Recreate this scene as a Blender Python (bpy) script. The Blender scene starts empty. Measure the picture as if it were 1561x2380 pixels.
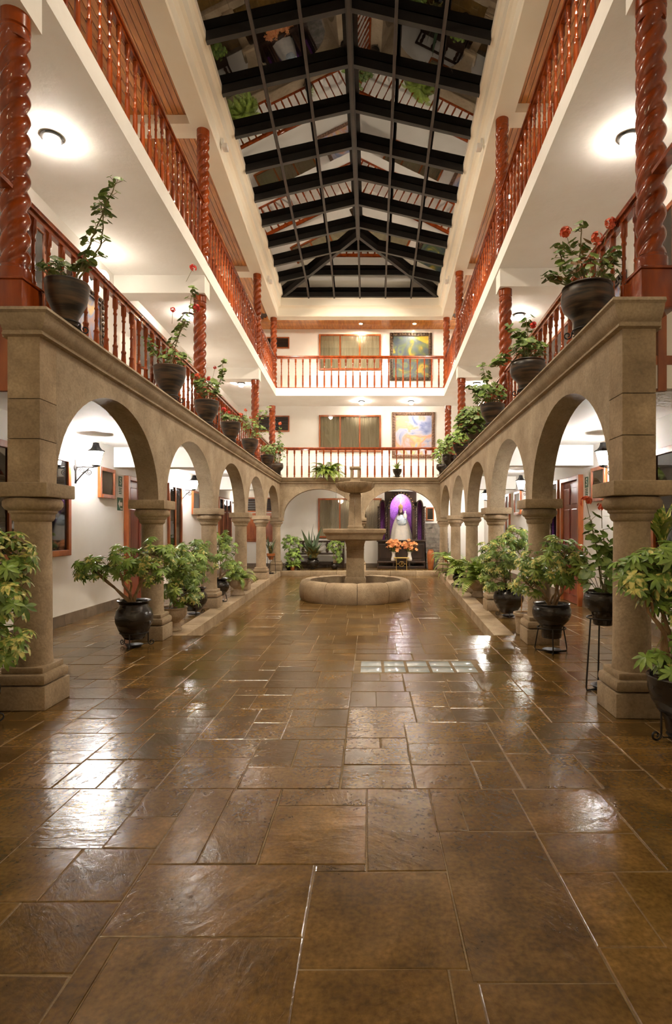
import bpy, bmesh, math, random
from mathutils import Vector, Matrix, Euler

# ------------------------------------------------------------------ camera, world, exposure
SC = bpy.context.scene
COL = SC.collection
EYE = 1.35
F = 1322.0            # focal length in pixels of the 1561 x 2380 frame
VX, VY = 860.0, 1228.0
cam_d = bpy.data.cameras.new('camera'); cam = bpy.data.objects.new('camera', cam_d); COL.objects.link(cam)
cam.location = (0, 0, EYE); cam.rotation_euler = (math.radians(90), 0, 0)
cam_d.sensor_fit = 'VERTICAL'; cam_d.sensor_height = 36.0; cam_d.lens = 36.0*F/2380.0
cam_d.shift_x = (780.5-VX)/2380.0; cam_d.shift_y = (VY-1190.0)/2380.0
cam_d.clip_start = .05
SC.camera = cam
w = bpy.data.worlds.new('night'); SC.world = w; w.use_nodes = True
w.node_tree.nodes['Background'].inputs[0].default_value = (.012, .013, .02, 1)
w.node_tree.nodes['Background'].inputs[1].default_value = .35
SC.view_settings.view_transform = 'Standard'; SC.view_settings.look = 'None'
SC.view_settings.gamma = 1; SC.view_settings.use_curve_mapping = False
SC.view_settings.exposure = 1.95
SC.cycles.use_denoising = True
SC.cycles.max_bounces = 7; SC.cycles.diffuse_bounces = 4; SC.cycles.glossy_bounces = 3
SC.cycles.use_adaptive_sampling = True; SC.cycles.adaptive_threshold = .1; SC.cycles.adaptive_min_samples = 16; SC.cycles.use_light_tree = False
SC.cycles.transparent_max_bounces = 12
SC.cycles.sample_clamp_indirect = 4.0
SC.cycles.caustics_reflective = False; SC.cycles.caustics_refractive = False

LAMP_CEIL = 70.0      # strength of the frosted gallery ceiling lamps
LAMP_WALL = 88.0      # strength of the wall lanterns
LAMP_SPOT = 560.0      # strength of the recessed lamps in the wooden ceiling

FLOOD = 230.0          # watts of each small floodlight on the ring beam

RND = random.Random(11)
SL = .0303            # the two long sides open out a little with distance
YCORN = 18.3
def PX(s, off, Y):    # side s (-1 left, 1 right), distance from the court's axis
    return -(off+SL*Y) if s < 0 else (off-.655)+SL*Y
def YF(off): return YCORN+(off-2.463)
def at(px, py, Y): return ((px-VX)*Y/F, Y, EYE+(VY-py)*Y/F)
ROT = math.atan(SL)

# ------------------------------------------------------------------ mesh helpers
class MB:
    def __init__(s): s.v = []; s.f = []
    def add(s, vs, fs, M=None):
        b = len(s.v)
        if M is not None: vs = [M @ Vector(v) for v in vs]
        s.v += [tuple(v) for v in vs]; s.f += [tuple(i+b for i in f) for f in fs]; return s
    def hexa(s, p, M=None):   # 4 bottom, 4 top
        return s.add(p, [(3,2,1,0),(4,5,6,7),(0,1,5,4),(1,2,6,5),(2,3,7,6),(3,0,4,7)], M)
    def box(s, x0, x1, y0, y1, z0, z1, M=None):
        return s.hexa([(x0,y0,z0),(x1,y0,z0),(x1,y1,z0),(x0,y1,z0),(x0,y0,z1),(x1,y0,z1),(x1,y1,z1),(x0,y1,z1)], M)
    def cbox(s, x0, x1, y0, y1, z0, z1, b, M=None):   # box with chamfered edges
        bm = bmesh.new(); bmesh.ops.create_cube(bm, size=1)
        for v in bm.verts:
            v.co = Vector(((x0+x1)/2+v.co.x*(x1-x0), (y0+y1)/2+v.co.y*(y1-y0), (z0+z1)/2+v.co.z*(z1-z0)))
        bmesh.ops.bevel(bm, geom=list(bm.edges), offset=b, segments=2, affect='EDGES', profile=.5)
        bm.verts.index_update()
        s.add([v.co.copy() for v in bm.verts], [[v.index for v in f.verts] for f in bm.faces], M); bm.free(); return s
    def lathe(s, prof, seg=24, M=None, a0=0, a1=2*math.pi, lobes=None):
        full = abs(a1-a0-2*math.pi) < 1e-6
        n = seg if full else seg+1
        vs = []; fs = []
        for (r, z) in prof:
            for i in range(n):
                a = a0+(a1-a0)*i/seg
                rr = r*(lobes(a, z) if lobes else 1)
                vs.append((rr*math.cos(a), rr*math.sin(a), z))
        for k in range(len(prof)-1):
            for i in range(seg):
                j = (i+1) % n if full else i+1
                fs.append((k*n+i, k*n+j, (k+1)*n+j, (k+1)*n+i))
        if full:
            if prof[0][0] > 1e-4: fs.append(tuple(reversed(range(n))))
            if prof[-1][0] > 1e-4: fs.append(tuple((len(prof)-1)*n+i for i in range(n)))
        return s.add(vs, fs, M)
    def tube(s, pts, r, seg=6, M=None, closed=False):
        pts = [Vector(p) for p in pts]; n = len(pts); vs = []; fs = []
        up = Vector((0, 0, 1)); prev = None
        for i, p in enumerate(pts):
            if closed: t = pts[(i+1) % n]-pts[i-1]
            else: t = pts[min(i+1, n-1)]-pts[max(i-1, 0)]
            t = t.normalized() if t.length > 1e-9 else Vector((0, 0, 1))
            if prev is None:
                a = t.cross(up)
                if a.length < 1e-3: a = t.cross(Vector((1, 0, 0)))
                a.normalize()
            else:
                a = prev-t*prev.dot(t)
                if a.length < 1e-6: a = t.cross(Vector((1, 0, 0)))
                a.normalize()
            prev = a; b = t.cross(a)
            rr = r[i] if isinstance(r, (list, tuple)) else r
            for k in range(seg):
                an = 2*math.pi*k/seg
                vs.append(p+a*(rr*math.cos(an))+b*(rr*math.sin(an)))
        for i in range(n if closed else n-1):
            j = (i+1) % n
            for k in range(seg):
                l = (k+1) % seg
                fs.append((i*seg+k, i*seg+l, j*seg+l, j*seg+k))
        if not closed:
            fs.append(tuple(reversed(range(seg)))); fs.append(tuple((n-1)*seg+k for k in range(seg)))
        return s.add(vs, fs, M)
    def rings(s, rs, cap=True):   # list of equal closed rings
        n = len(rs[0]); vs = [p for r in rs for p in r]; fs = []
        for k in range(len(rs)-1):
            for i in range(n):
                j = (i+1) % n
                fs.append((k*n+i, k*n+j, (k+1)*n+j, (k+1)*n+i))
        if cap:
            fs.append(tuple(reversed(range(n)))); fs.append(tuple((len(rs)-1)*n+i for i in range(n)))
        return s.add(vs, fs)
    def yprism(s, side, prof, Y0, Y1):
        return s.rings([[(PX(side, o, y), y, z) for o, z in prof] for y in (Y0, Y1)])
    def mesh(s, name, smooth=None, recalc=True):
        me = bpy.data.meshes.new(name); me.from_pydata(s.v, [], s.f)
        if recalc:
            bm = bmesh.new(); bm.from_mesh(me); bmesh.ops.recalc_face_normals(bm, faces=bm.faces); bm.to_mesh(me); bm.free()
        if smooth is not None:
            me.polygons.foreach_set('use_smooth', [True]*len(me.polygons))
            me.set_sharp_from_angle(angle=math.radians(smooth))
        me.update(); return me

def put(name, me, mat=None, parent=None, loc=(0,0,0), rot=(0,0,0), sc=None):
    o = bpy.data.objects.new(name, me); COL.objects.link(o)
    if mat is not None and me is not None and len(me.materials) == 0: me.materials.append(mat)
    if parent is not None: o.parent = parent
    o.location = loc; o.rotation_euler = rot
    if sc is not None: o.scale = (sc, sc, sc) if isinstance(sc, (int, float)) else sc
    return o
def obj(name, mb, mat, parent=None, smooth=None, loc=(0,0,0), rot=(0,0,0), recalc=True):
    return put(name, mb.mesh(name, smooth, recalc), mat, parent, loc, rot)
def tag(o, label, cat, group=None, kind=None):
    o['label'] = label; o['category'] = cat
    if group: o['group'] = group
    if kind: o['kind'] = kind
    return o
def thing(name, label, cat, loc=(0,0,0), rz=0, group=None):
    o = bpy.data.objects.new(name, None); COL.objects.link(o); o.empty_display_size = .1
    o.location = loc; o.rotation_euler = (0, 0, rz)
    return tag(o, label, cat, group)
def struct(o): o['kind'] = 'structure'; return o
def sempty(name, loc=(0,0,0), rz=0):
    o = bpy.data.objects.new(name, None); COL.objects.link(o); o.empty_display_size = .1
    o.location = loc; o.rotation_euler = (0, 0, rz); o['kind'] = 'structure'; return o
def copy_tree(o, parent=None):
    c = o.copy(); COL.objects.link(c); c.parent = parent
    for ch in list(o.children): copy_tree(ch, c)
    return c

# ------------------------------------------------------------------ materials
def M(name, c1, c2=None, scale=3.0, rough=.5, rough2=None, bump=0, bscale=20.0, stretch=(1,1,1), coat=0, rnd=0,
      metal=0, emis=None, spec=.5, detail=5.0, lo=.35, hi=.65, c3=None, spots=None):
    m = bpy.data.materials.new(name); m.use_nodes = True
    nt = m.node_tree; N = nt.nodes; L = nt.links; bs = N['Principled BSDF']
    bs.inputs['Roughness'].default_value = rough; bs.inputs['Metallic'].default_value = metal
    bs.inputs['Specular IOR Level'].default_value = spec
    if coat: bs.inputs['Coat Weight'].default_value = coat; bs.inputs['Coat Roughness'].default_value = .06
    geo = N.new('ShaderNodeNewGeometry'); mp = N.new('ShaderNodeMapping'); mp.inputs['Scale'].default_value = stretch
    L.new(geo.outputs['Position'], mp.inputs['Vector'])
    nz = N.new('ShaderNodeTexNoise'); nz.inputs['Scale'].default_value = scale; nz.inputs['Detail'].default_value = detail
    L.new(mp.outputs['Vector'], nz.inputs['Vector'])
    rp = N.new('ShaderNodeValToRGB'); e = rp.color_ramp.elements
    e[0].position = lo; e[0].color = (*c1, 1); e[1].position = hi; e[1].color = (*(c2 or c1), 1)
    if c3: k = e.new((lo+hi)/2); k.color = (*c3, 1)
    L.new(nz.outputs['Fac'], rp.inputs['Fac']); colr = rp.outputs['Color']
    if rnd:
        oi = N.new('ShaderNodeObjectInfo'); mr = N.new('ShaderNodeMapRange')
        mr.inputs['To Min'].default_value = 1-rnd; mr.inputs['To Max'].default_value = 1+rnd
        L.new(oi.outputs['Random'], mr.inputs['Value'])
        mx = N.new('ShaderNodeMix'); mx.data_type = 'RGBA'; mx.blend_type = 'MULTIPLY'; mx.inputs['Factor'].default_value = 1
        L.new(colr, mx.inputs['A']); L.new(mr.outputs['Result'], mx.inputs['B']); colr = mx.outputs['Result']
    L.new(colr, bs.inputs['Base Color'])
    if rough2 is not None:
        mr = N.new('ShaderNodeMapRange'); mr.inputs['To Min'].default_value = rough; mr.inputs['To Max'].default_value = rough2
        mr.inputs['From Min'].default_value = .3; mr.inputs['From Max'].default_value = .7
        L.new(nz.outputs['Fac'], mr.inputs['Value']); L.new(mr.outputs['Result'], bs.inputs['Roughness'])
    if bump:
        n2 = N.new('ShaderNodeTexNoise'); n2.inputs['Scale'].default_value = bscale; n2.inputs['Detail'].default_value = 4
        L.new(mp.outputs['Vector'], n2.inputs['Vector'])
        bp = N.new('ShaderNodeBump'); bp.inputs['Strength'].default_value = bump; bp.inputs['Distance'].default_value = .01
        L.new(n2.outputs['Fac'], bp.inputs['Height']); L.new(bp.outputs['Normal'], bs.inputs['Normal'])
    if emis:
        bs.inputs['Emission Color'].default_value = (*emis[0], 1); bs.inputs['Emission Strength'].default_value = emis[1]
    return m

def glassmat(name, tint, base, gloss=(1,1,1)):   # thin glass: sees through, mirrors at grazing angles
    m = bpy.data.materials.new(name); m.use_nodes = True; nt = m.node_tree; N = nt.nodes; L = nt.links
    N.remove(N['Principled BSDF']); out = N['Material Output']
    tr = N.new('ShaderNodeBsdfTransparent'); tr.inputs[0].default_value = (*tint, 1)
    gl = N.new('ShaderNodeBsdfGlossy'); gl.inputs['Roughness'].default_value = .01; gl.inputs[0].default_value = (*gloss, 1)
    lw = N.new('ShaderNodeFresnel'); lw.inputs['IOR'].default_value = 1.5
    ad = N.new('ShaderNodeMath'); ad.operation = 'MULTIPLY_ADD'; ad.use_clamp = True
    ad.inputs[1].default_value = 1.6; ad.inputs[2].default_value = base
    mx = N.new('ShaderNodeMixShader')
    L.new(lw.outputs[0], ad.inputs[0]); L.new(ad.outputs[0], mx.inputs[0]); L.new(tr.outputs[0], mx.inputs[1]); L.new(gl.outputs[0], mx.inputs[2])
    L.new(mx.outputs[0], out.inputs[0]); return m

def stonemat(name, a, b, c, scale, rnd):
    m = M(name, a, b, scale=scale, rough=.78, c3=c, rnd=rnd, lo=.30, hi=.72, detail=9)
    nt = m.node_tree; N = nt.nodes; L = nt.links; bs = N['Principled BSDF']
    col = bs.inputs['Base Color'].links[0].from_socket
    geo = N.new('ShaderNodeNewGeometry')
    n1 = N.new('ShaderNodeTexNoise'); n1.inputs['Scale'].default_value = 55; n1.inputs['Detail'].default_value = 4
    n2 = N.new('ShaderNodeTexNoise'); n2.inputs['Scale'].default_value = 9; n2.inputs['Detail'].default_value = 6; n2.inputs['Distortion'].default_value = 1.2
    for n in (n1, n2): L.new(geo.outputs['Position'], n.inputs['Vector'])
    r1 = N.new('ShaderNodeMapRange'); r1.inputs['From Min'].default_value = .3; r1.inputs['From Max'].default_value = .7; r1.inputs['To Min'].default_value = .84; r1.inputs['To Max'].default_value = 1.12
    r2 = N.new('ShaderNodeMapRange'); r2.inputs['From Min'].default_value = .33; r2.inputs['From Max'].default_value = .5; r2.inputs['To Min'].default_value = .84; r2.inputs['To Max'].default_value = 1
    L.new(n1.outputs['Fac'], r1.inputs['Value']); L.new(n2.outputs['Fac'], r2.inputs['Value'])
    mu = N.new('ShaderNodeMath'); mu.operation = 'MULTIPLY'; L.new(r1.outputs[0], mu.inputs[0]); L.new(r2.outputs[0], mu.inputs[1])
    mx = N.new('ShaderNodeMix'); mx.data_type = 'RGBA'; mx.blend_type = 'MULTIPLY'; mx.inputs['Factor'].default_value = 1
    L.new(col, mx.inputs['A']); L.new(mu.outputs[0], mx.inputs['B']); L.new(mx.outputs['Result'], bs.inputs['Base Color'])
    bp = N.new('ShaderNodeBump'); bp.inputs['Strength'].default_value = .55; bp.inputs['Distance'].default_value = .008
    L.new(mu.outputs[0], bp.inputs['Height']); L.new(bp.outputs[0], bs.inputs['Normal'])
    return m

def slatemat():
    m = M('slate', (.092,.047,.011), (.200,.113,.033), scale=2.6, rough=.20, c3=(.136,.074,.018), rnd=.24, lo=.27, hi=.74, spec=.75, detail=7)
    nt = m.node_tree; N = nt.nodes; L = nt.links; bs = N['Principled BSDF']
    col = bs.inputs['Base Color'].links[0].from_socket; g0 = N.new('ShaderNodeNewGeometry'); mm = None
    for sc_, a_, b_ in ((48, .72, 1.3), (7, .74, 1.28)):
        f = N.new('ShaderNodeTexNoise'); f.inputs['Scale'].default_value = sc_; f.inputs['Detail'].default_value = 5; L.new(g0.outputs['Position'], f.inputs['Vector'])
        r_ = N.new('ShaderNodeMapRange'); r_.inputs['From Min'].default_value = .32; r_.inputs['From Max'].default_value = .68; r_.inputs['To Min'].default_value = a_; r_.inputs['To Max'].default_value = b_
        L.new(f.outputs['Fac'], r_.inputs['Value'])
        mx = N.new('ShaderNodeMix'); mx.data_type = 'RGBA'; mx.blend_type = 'MULTIPLY'; mx.inputs['Factor'].default_value = 1
        L.new(col, mx.inputs['A']); L.new(r_.outputs[0], mx.inputs['B']); col = mx.outputs['Result']
    L.new(col, bs.inputs['Base Color'])
    geo = N.new('ShaderNodeNewGeometry'); oi = N.new('ShaderNodeObjectInfo')
    vr = N.new('ShaderNodeVectorRotate'); vr.rotation_type = 'Z_AXIS'
    an = N.new('ShaderNodeMath'); an.operation = 'MULTIPLY'; an.inputs[1].default_value = 3.1
    L.new(oi.outputs['Random'], an.inputs[0]); L.new(an.outputs[0], vr.inputs['Angle']); L.new(geo.outputs['Position'], vr.inputs['Vector'])
    mp = N.new('ShaderNodeMapping'); mp.inputs['Scale'].default_value = (1, 2.4, 1); L.new(vr.outputs[0], mp.inputs['Vector'])
    n1 = N.new('ShaderNodeTexNoise'); n1.inputs['Scale'].default_value = 11; n1.inputs['Detail'].default_value = 4; n1.inputs['Roughness'].default_value = .6
    n1.inputs['Distortion'].default_value = .5
    L.new(mp.outputs[0], n1.inputs['Vector'])
    bp = N.new('ShaderNodeBump'); bp.inputs['Strength'].default_value = .20; bp.inputs['Distance'].default_value = .010
    n3 = N.new('ShaderNodeTexNoise'); n3.inputs['Scale'].default_value = 3.2; n3.inputs['Detail'].default_value = 1; L.new(mp.outputs[0], n3.inputs['Vector'])
    sm = N.new('ShaderNodeMath'); sm.operation = 'MULTIPLY_ADD'; sm.inputs[1].default_value = 1.6
    L.new(n3.outputs['Fac'], sm.inputs[0]); L.new(n1.outputs['Fac'], sm.inputs[2])
    L.new(sm.outputs[0], bp.inputs['Height']); L.new(bp.outputs[0], bs.inputs['Normal'])
    return m

MT = {}
MT['plaster'] = M('plaster', (.84,.81,.76), (.89,.87,.83), scale=1.5, rough=.75, bump=.08, bscale=30)
MT['ceiling'] = M('ceiling_plaster', (.84,.81,.77), (.88,.86,.83), scale=2, rough=.7, bump=.35, bscale=14)
MT['beam'] = M('cream_paint', (.87,.79,.66), (.90,.84,.73), scale=1.2, rough=.6)
MT['stone'] = stonemat('carved_stone', (.30,.225,.142), (.475,.38,.262), (.39,.302,.202), 2.2, 0)
MT['stone_block'] = stonemat('stone_block', (.30,.215,.128), (.48,.37,.24), (.39,.29,.183), 3.0, .12)
MT['slate'] = slatemat()
MT['grout'] = M('grout', (.17,.11,.045), (.27,.18,.08), scale=9, rough=.6, bump=.5, bscale=60)
MT['skirt'] = M('slate_skirting', (.13,.095,.065), (.21,.16,.115), scale=7, rough=.45, rnd=.2, bump=.3)
MT['wood'] = M('varnished_wood', (.13,.018,.002), (.34,.062,.008), scale=3, rough=.26, spec=.25, stretch=(3,3,.6), coat=.55, lo=.3, hi=.7)
MT['frame'] = M('window_wood', (.24,.055,.013), (.42,.12,.03), scale=4, rough=.28, stretch=(2,2,.7), coat=.3)
MT['door'] = M('door_wood', (.17,.020,.010), (.27,.045,.018), scale=3, rough=.3, stretch=(3,3,.5), coat=.3)
MT['plank'] = M('ceiling_plank', (.40,.13,.025), (.62,.25,.055), scale=5, rough=.28, stretch=(4,.5,1), coat=.25, rnd=.18)
MT['dark_wood'] = M('dark_wood', (.022,.011,.007), (.055,.028,.016), scale=6, rough=.38, stretch=(1,1,.3))
MT['black'] = M('black_steel', (.006,.005,.0045), (.012,.010,.009), scale=5, rough=.45)
MT['bar'] = M('brown_steel', (.028,.020,.016), (.042,.031,.025), scale=5, rough=.5)
MT['iron'] = M('wrought_iron', (.010,.009,.009), (.022,.019,.018), scale=15, rough=.45, metal=.3)
MT['pot'] = M('black_glazed_clay', (.007,.0055,.0045), (.026,.018,.012), scale=5, rough=.16, rough2=.34, spec=.6, stretch=(1,1,4))
MT['pot_dusty'] = M('weathered_black_clay', (.014,.010,.007), (.15,.085,.04), scale=4.5, rough=.3, rough2=.6, stretch=(.8,.8,7), lo=.42, hi=.78)
MT['soil'] = M('soil', (.030,.017,.009), (.10,.055,.025), scale=40, rough=.9, bump=1, bscale=90)
MT['stem'] = M('woody_stem', (.20,.115,.05), (.33,.21,.10), scale=20, rough=.7)
MT['stem_g'] = M('green_stem', (.16,.15,.05), (.26,.22,.09), scale=20, rough=.6)
MT['leaf'] = M('green_leaf', (.10,.19,.03), (.26,.38,.07), scale=14, rough=.36, rnd=.35)
MT['leaf_var'] = M('variegated_leaf', (.14,.25,.04), (.70,.64,.20), scale=26, rough=.36, rnd=.25, lo=.44, hi=.60, detail=2)
MT['leaf_lime'] = M('lime_leaf', (.16,.27,.035), (.36,.45,.08), scale=14, rough=.42, rnd=.3)
MT['leaf_ger'] = M('geranium_leaf', (.09,.18,.03), (.25,.33,.08), scale=22, rough=.5, rnd=.35)
MT['leaf_dry'] = M('dry_leaf', (.30,.12,.04), (.45,.30,.12), scale=20, rough=.6)
MT['leaf_grey'] = M('grey_green_leaf', (.07,.13,.07), (.16,.22,.12), scale=8, rough=.4, rnd=.2)
MT['leaf_croton'] = M('croton_leaf', (.09,.035,.015), (.42,.34,.11), scale=16, rough=.4, rnd=.3, c3=(.16,.15,.04))
MT['red'] = M('red_petal', (.55,.012,.010), (.75,.06,.035), scale=30, rough=.5)
MT['orange'] = M('orange_petal', (.80,.26,.10), (.90,.50,.20), scale=25, rough=.5)
MT['coral'] = M('coral_petal', (.70,.09,.03), (.80,.17,.07), scale=25, rough=.5)
MT['pane_dark'] = M('dark_window_glass', (.006,.006,.006), rough=.03, spec=.9)
MT['glass'] = glassmat('window_glass', (.92,.93,.92), .02)
MT['sky_glass'] = glassmat('skylight_glass', (.4,.4,.4), .12, (.74,.72,.71))
MT['curtain'] = M('net_curtain', (.66,.53,.34), (.92,.80,.58), scale=6, rough=.9, stretch=(14,14,.3))
MT['curtain_p'] = M('purple_curtain', (.13,.035,.22), (.2,.06,.32), scale=6, rough=.9)
MT['lamp'] = M('frosted_lamp_glass', (.9,.85,.75), rough=.4, emis=((1,.89,.74), LAMP_CEIL))
MT['lamp_globe'] = M('frosted_globe_glass', (.9,.85,.75), rough=.4, emis=((1,.89,.74), 10))
MT['lamp_hall'] = M('hall_globe_glass', (.9,.85,.75), rough=.4, emis=((1,.80,.50), 10))
MT['lamp_wall'] = M('lantern_glass', (.9,.9,.88), rough=.4, emis=((1,.95,.88), LAMP_WALL))
MT['lamp_spot'] = M('downlight_glass', (.9,.9,.88), rough=.4, emis=((1,.84,.62), LAMP_SPOT))
MT['white'] = M('white_glaze', (.78,.74,.70), rough=.3)
MT['gold'] = M('gold_metal', (.55,.38,.12), (.65,.46,.18), rough=.3, metal=.8)
MT['purple'] = M('purple_damask', (.26,.05,.42), (.50,.18,.66), scale=60, rough=.7, lo=.45, hi=.55)
MT['robe'] = M('ivory_robe', (.62,.60,.57), (.72,.68,.62), scale=12, rough=.6, bump=.3, bscale=50)
MT['blue'] = M('pale_blue_silk', (.38,.52,.66), (.66,.72,.78), scale=20, rough=.5)
MT['skin'] = M('painted_plaster_face', (.62,.42,.33), rough=.5)
MT['terra'] = M('terracotta', (.34,.10,.025), (.45,.15,.04), scale=6, rough=.5)
MT['greystone'] = M('grey_stone', (.12,.10,.08), (.24,.21,.175), scale=9, rough=.8, bump=.5, bscale=40, rnd=.25)
MT['green_sign'] = M('green_sign', (.03,.11,.06), rough=.5)
MT['paint_white'] = M('white_print', (.75,.76,.70), rough=.5)
MT['frame_dark'] = M('carved_dark_frame', (.030,.016,.008), (.16,.09,.035), scale=30, rough=.4, lo=.45, hi=.7)
MT['frame_gilt'] = M('carved_brown_frame', (.11,.05,.03), (.36,.22,.14), scale=35, rough=.45, lo=.4, hi=.7)
MT['block_glass'] = M('glass_block', (.42,.50,.54), (.60,.66,.68), scale=6, rough=.12, spec=.8)
MT['water'] = M('water', (.035,.028,.018), rough=.02, spec=.8)
MT['stream'] = glassmat('water_stream', (.95,.96,.97), .12)
def canvas(name, cols, scale, dist):
    m = M(name, cols[0], cols[-1], scale=scale, rough=.45, detail=3)
    rp = [n for n in m.node_tree.nodes if n.type == 'VALTORGB'][0]; e = rp.color_ramp.elements
    e[0].position = .28; e[1].position = .74
    for i, c in enumerate(cols[1:-1]):
        k = e.new(.28+.46*(i+1)/(len(cols)-1)); k.color = (*c, 1)
    [n for n in m.node_tree.nodes if n.type == 'TEX_NOISE'][0].inputs['Distortion'].default_value = dist
    return m
MT['canvas1'] = canvas('painted_canvas_cool', [(.16,.22,.50),(.40,.45,.68),(.62,.58,.66),(.78,.40,.28),(.80,.62,.30),(.48,.55,.72)], 1.5, 1.6)
MT['canvas2'] = canvas('painted_canvas_warm', [(.03,.05,.13),(.12,.16,.07),(.04,.06,.10),(.10,.13,.05),(.50,.34,.03),(.16,.20,.05)], 1.7, 1.0)
MT['canvas3'] = canvas('painted_canvas_mixed', [(.05,.07,.16),(.30,.12,.07),(.12,.18,.34),(.55,.35,.10),(.30,.32,.45)], 2.2, 1.4)

# ================================================================== STRUCTURE
Z2, Z2C, Z3, Z3C = 2.95, 5.62, 5.87, 8.30      # floors and ceilings of the galleries
GCEIL = 2.72
WALL = 4.03
CY = {-1: [4.385, 6.99, 9.74, 12.5, 15.25, 18.31], 1: [4.215, 6.78, 9.48, 12.2, 15.1, 18.31]}
SIDE = {-1: 'left', 1: 'right'}
YBACK = -2.5
STEP_Y = 7.17; SUNK = -.145; YEND = 18.05
def KERB(s, Y): return (-2.36-.047*(Y-8.1)) if s < 0 else (1.60+.056*(Y-7.94))

# ---- floors of split slate slabs
def partition(x0, x1, y0, y1, a0, a1, rng):
    W_, H_ = x1-x0, y1-y0
    t = rng.uniform(a0, a1)
    if W_*H_ < t and max(W_, H_)/min(W_, H_) < 2.2: return [(x0, x1, y0, y1)]
    k = rng.uniform(.36, .64)
    if W_ > H_*rng.uniform(.8, 1.25):
        c = x0+W_*k; return partition(x0, c, y0, y1, a0, a1, rng)+partition(c, x1, y0, y1, a0, a1, rng)
    c = y0+H_*k; return partition(x0, x1, y0, c, a0, a1, rng)+partition(x0, x1, c, y1, a0, a1, rng)
def cut(rects, hx0, hx1, hy0, hy1):
    out = []
    for (a, b, c, d) in rects:
        if b <= hx0 or a >= hx1 or d <= hy0 or c >= hy1: out.append((a, b, c, d)); continue
        if c < hy0: out.append((a, b, c, hy0))
        if d > hy1: out.append((a, b, hy1, d))
        c2, d2 = max(c, hy0), min(d, hy1)
        if a < hx0: out.append((a, hx0, c2, d2))
        if b > hx1: out.append((hx1, b, c2, d2))
    return [r for r in out if r[1]-r[0] > .03 and r[3]-r[2] > .03]
def slabs(parent, rects, lo, hi, ztop, rng, name='slab', mat='slate', gap=.0028, up=.0012):
    for (x0, x1, y0, y1) in rects:
        j = lambda: rng.uniform(-.0045, .0025)
        g = gap
        p = [(x0+g+j(), y0+g+j()), (x1-g+j(), y0+g+j()), (x1-g+j(), y1-g+j()), (x0+g+j(), y1-g+j())]
        p = [(min(max(x, lo(y)), hi(y)), y) for x, y in p]
        if p[1][0]-p[0][0] < .03 or p[2][0]-p[3][0] < .03: continue
        cx = sum(q[0] for q in p)/4; cy = sum(q[1] for q in p)/4
        tx, ty, dz = rng.uniform(-.002, .002), rng.uniform(-.002, .002), rng.uniform(-up, up)
        def ring(inset, z, tilt):
            r = []
            for x, y in p:
                dx, dy = cx-x, cy-y; l = math.hypot(dx, dy)
                x2, y2 = x+dx/l*inset, y+dy/l*inset
                r.append((x2-cx, y2-cy, z+(tx*(x2-cx)+ty*(y2-cy) if tilt else 0)))
            return r
        mb = MB(); mb.rings([ring(0, -.03, 0), ring(0, -.0025+dz, 1), ring(.005, dz, 1)])
        obj(name, mb, MT[mat], parent, None, (cx, cy, ztop))
rng = random.Random(5)
mb = MB(); mb.hexa([(PX(-1,WALL+.15,YBACK),YBACK,-.4),(PX(1,WALL+.15,YBACK),YBACK,-.4),(PX(1,WALL+.15,STEP_Y),STEP_Y,-.4),(PX(-1,WALL+.15,STEP_Y),STEP_Y,-.4),
                    (PX(-1,WALL+.15,YBACK),YBACK,-.0028),(PX(1,WALL+.15,YBACK),YBACK,-.0028),(PX(1,WALL+.15,STEP_Y),STEP_Y,-.0028),(PX(-1,WALL+.15,STEP_Y),STEP_Y,-.0028)])
floor = struct(obj('floor', mb, MT['grout']))
wl = lambda y: PX(-1, WALL, y)+.004
wr = lambda y: PX(1, WALL, y)-.004
hand = [(-.22,.303,1.745,2.24),(.303,.735,1.69,2.54),(-.9,-.22,1.88,2.285),(-.82,-.22,1.35,1.88),(-.9,-.82,1.35,1.88),
        (-.22,.24,1.25,1.745),(.24,.32,1.25,1.745),(.32,.735,1.2,1.69),
        (-.455,-.015,2.285,2.77),(-.015,.303,2.24,2.95),(-.22,-.015,2.24,2.285),(-.9,-.70,2.285,2.95),(-.70,-.455,2.285,2.95),
        (-.455,-.015,2.77,2.95),(.303,.44,2.54,2.95),(.44,.735,2.54,2.95),
        (-.9,-.22,.9,1.35),(-.22,.735,.9,1.2),(-.22,.32,1.2,1.25)]
rects = hand + partition(-4.6,-.9,.9,2.95,.16,.30,rng) + partition(.735,4.2,.9,2.95,.16,.30,rng)
rects += partition(-4.6,4.2,2.95,STEP_Y,.11,.27,rng) + partition(-4.6,4.2,YBACK,.9,.4,.8,rng)
GBX0, GBX1, GBY0, GBY1 = -.105, 1.03, 5.33, 5.79
rects = cut(rects, GBX0-.03, GBX1+.03, GBY0-.03, GBY1+.03)
slabs(floor, rects, wl, wr, 0, rng)
# strip of glass blocks let into the paving
mb = MB()
mb.box(GBX0-.025, GBX1+.025, GBY0-.025, GBY1+.025, -.03, -.003); 
obj('glass_block_frame', mb, MT['grout'], floor)
nb = 5; bw = (GBX1-GBX0)/nb; bh = (GBY1-GBY0)/2
mb = MB(); mb.cbox(-bw/2+.012, bw/2-.012, -bh/2+.012, bh/2-.012, -.03, .001, .008); gbm = mb.mesh('glass_block', 30)
for i in range(nb):
    for j in range(2):
        put('glass_block', gbm, MT['block_glass'], floor, (GBX0+bw*(i+.5), GBY0+bh*(j+.5), 0))
# lowered court
K0 = lambda y: KERB(-1, y)+.006
K1 = lambda y: KERB(1, y)-.006
mb = MB(); mb.box(-3.4, 2.8, STEP_Y, YEND+.3, -.5, SUNK-.0028)
floor_court = struct(obj('floor_court', mb, MT['grout']))
slabs(floor_court, partition(-3.0, 2.4, STEP_Y, YEND-.13, .15, .32, rng), K0, K1, SUNK, rng)
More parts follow.
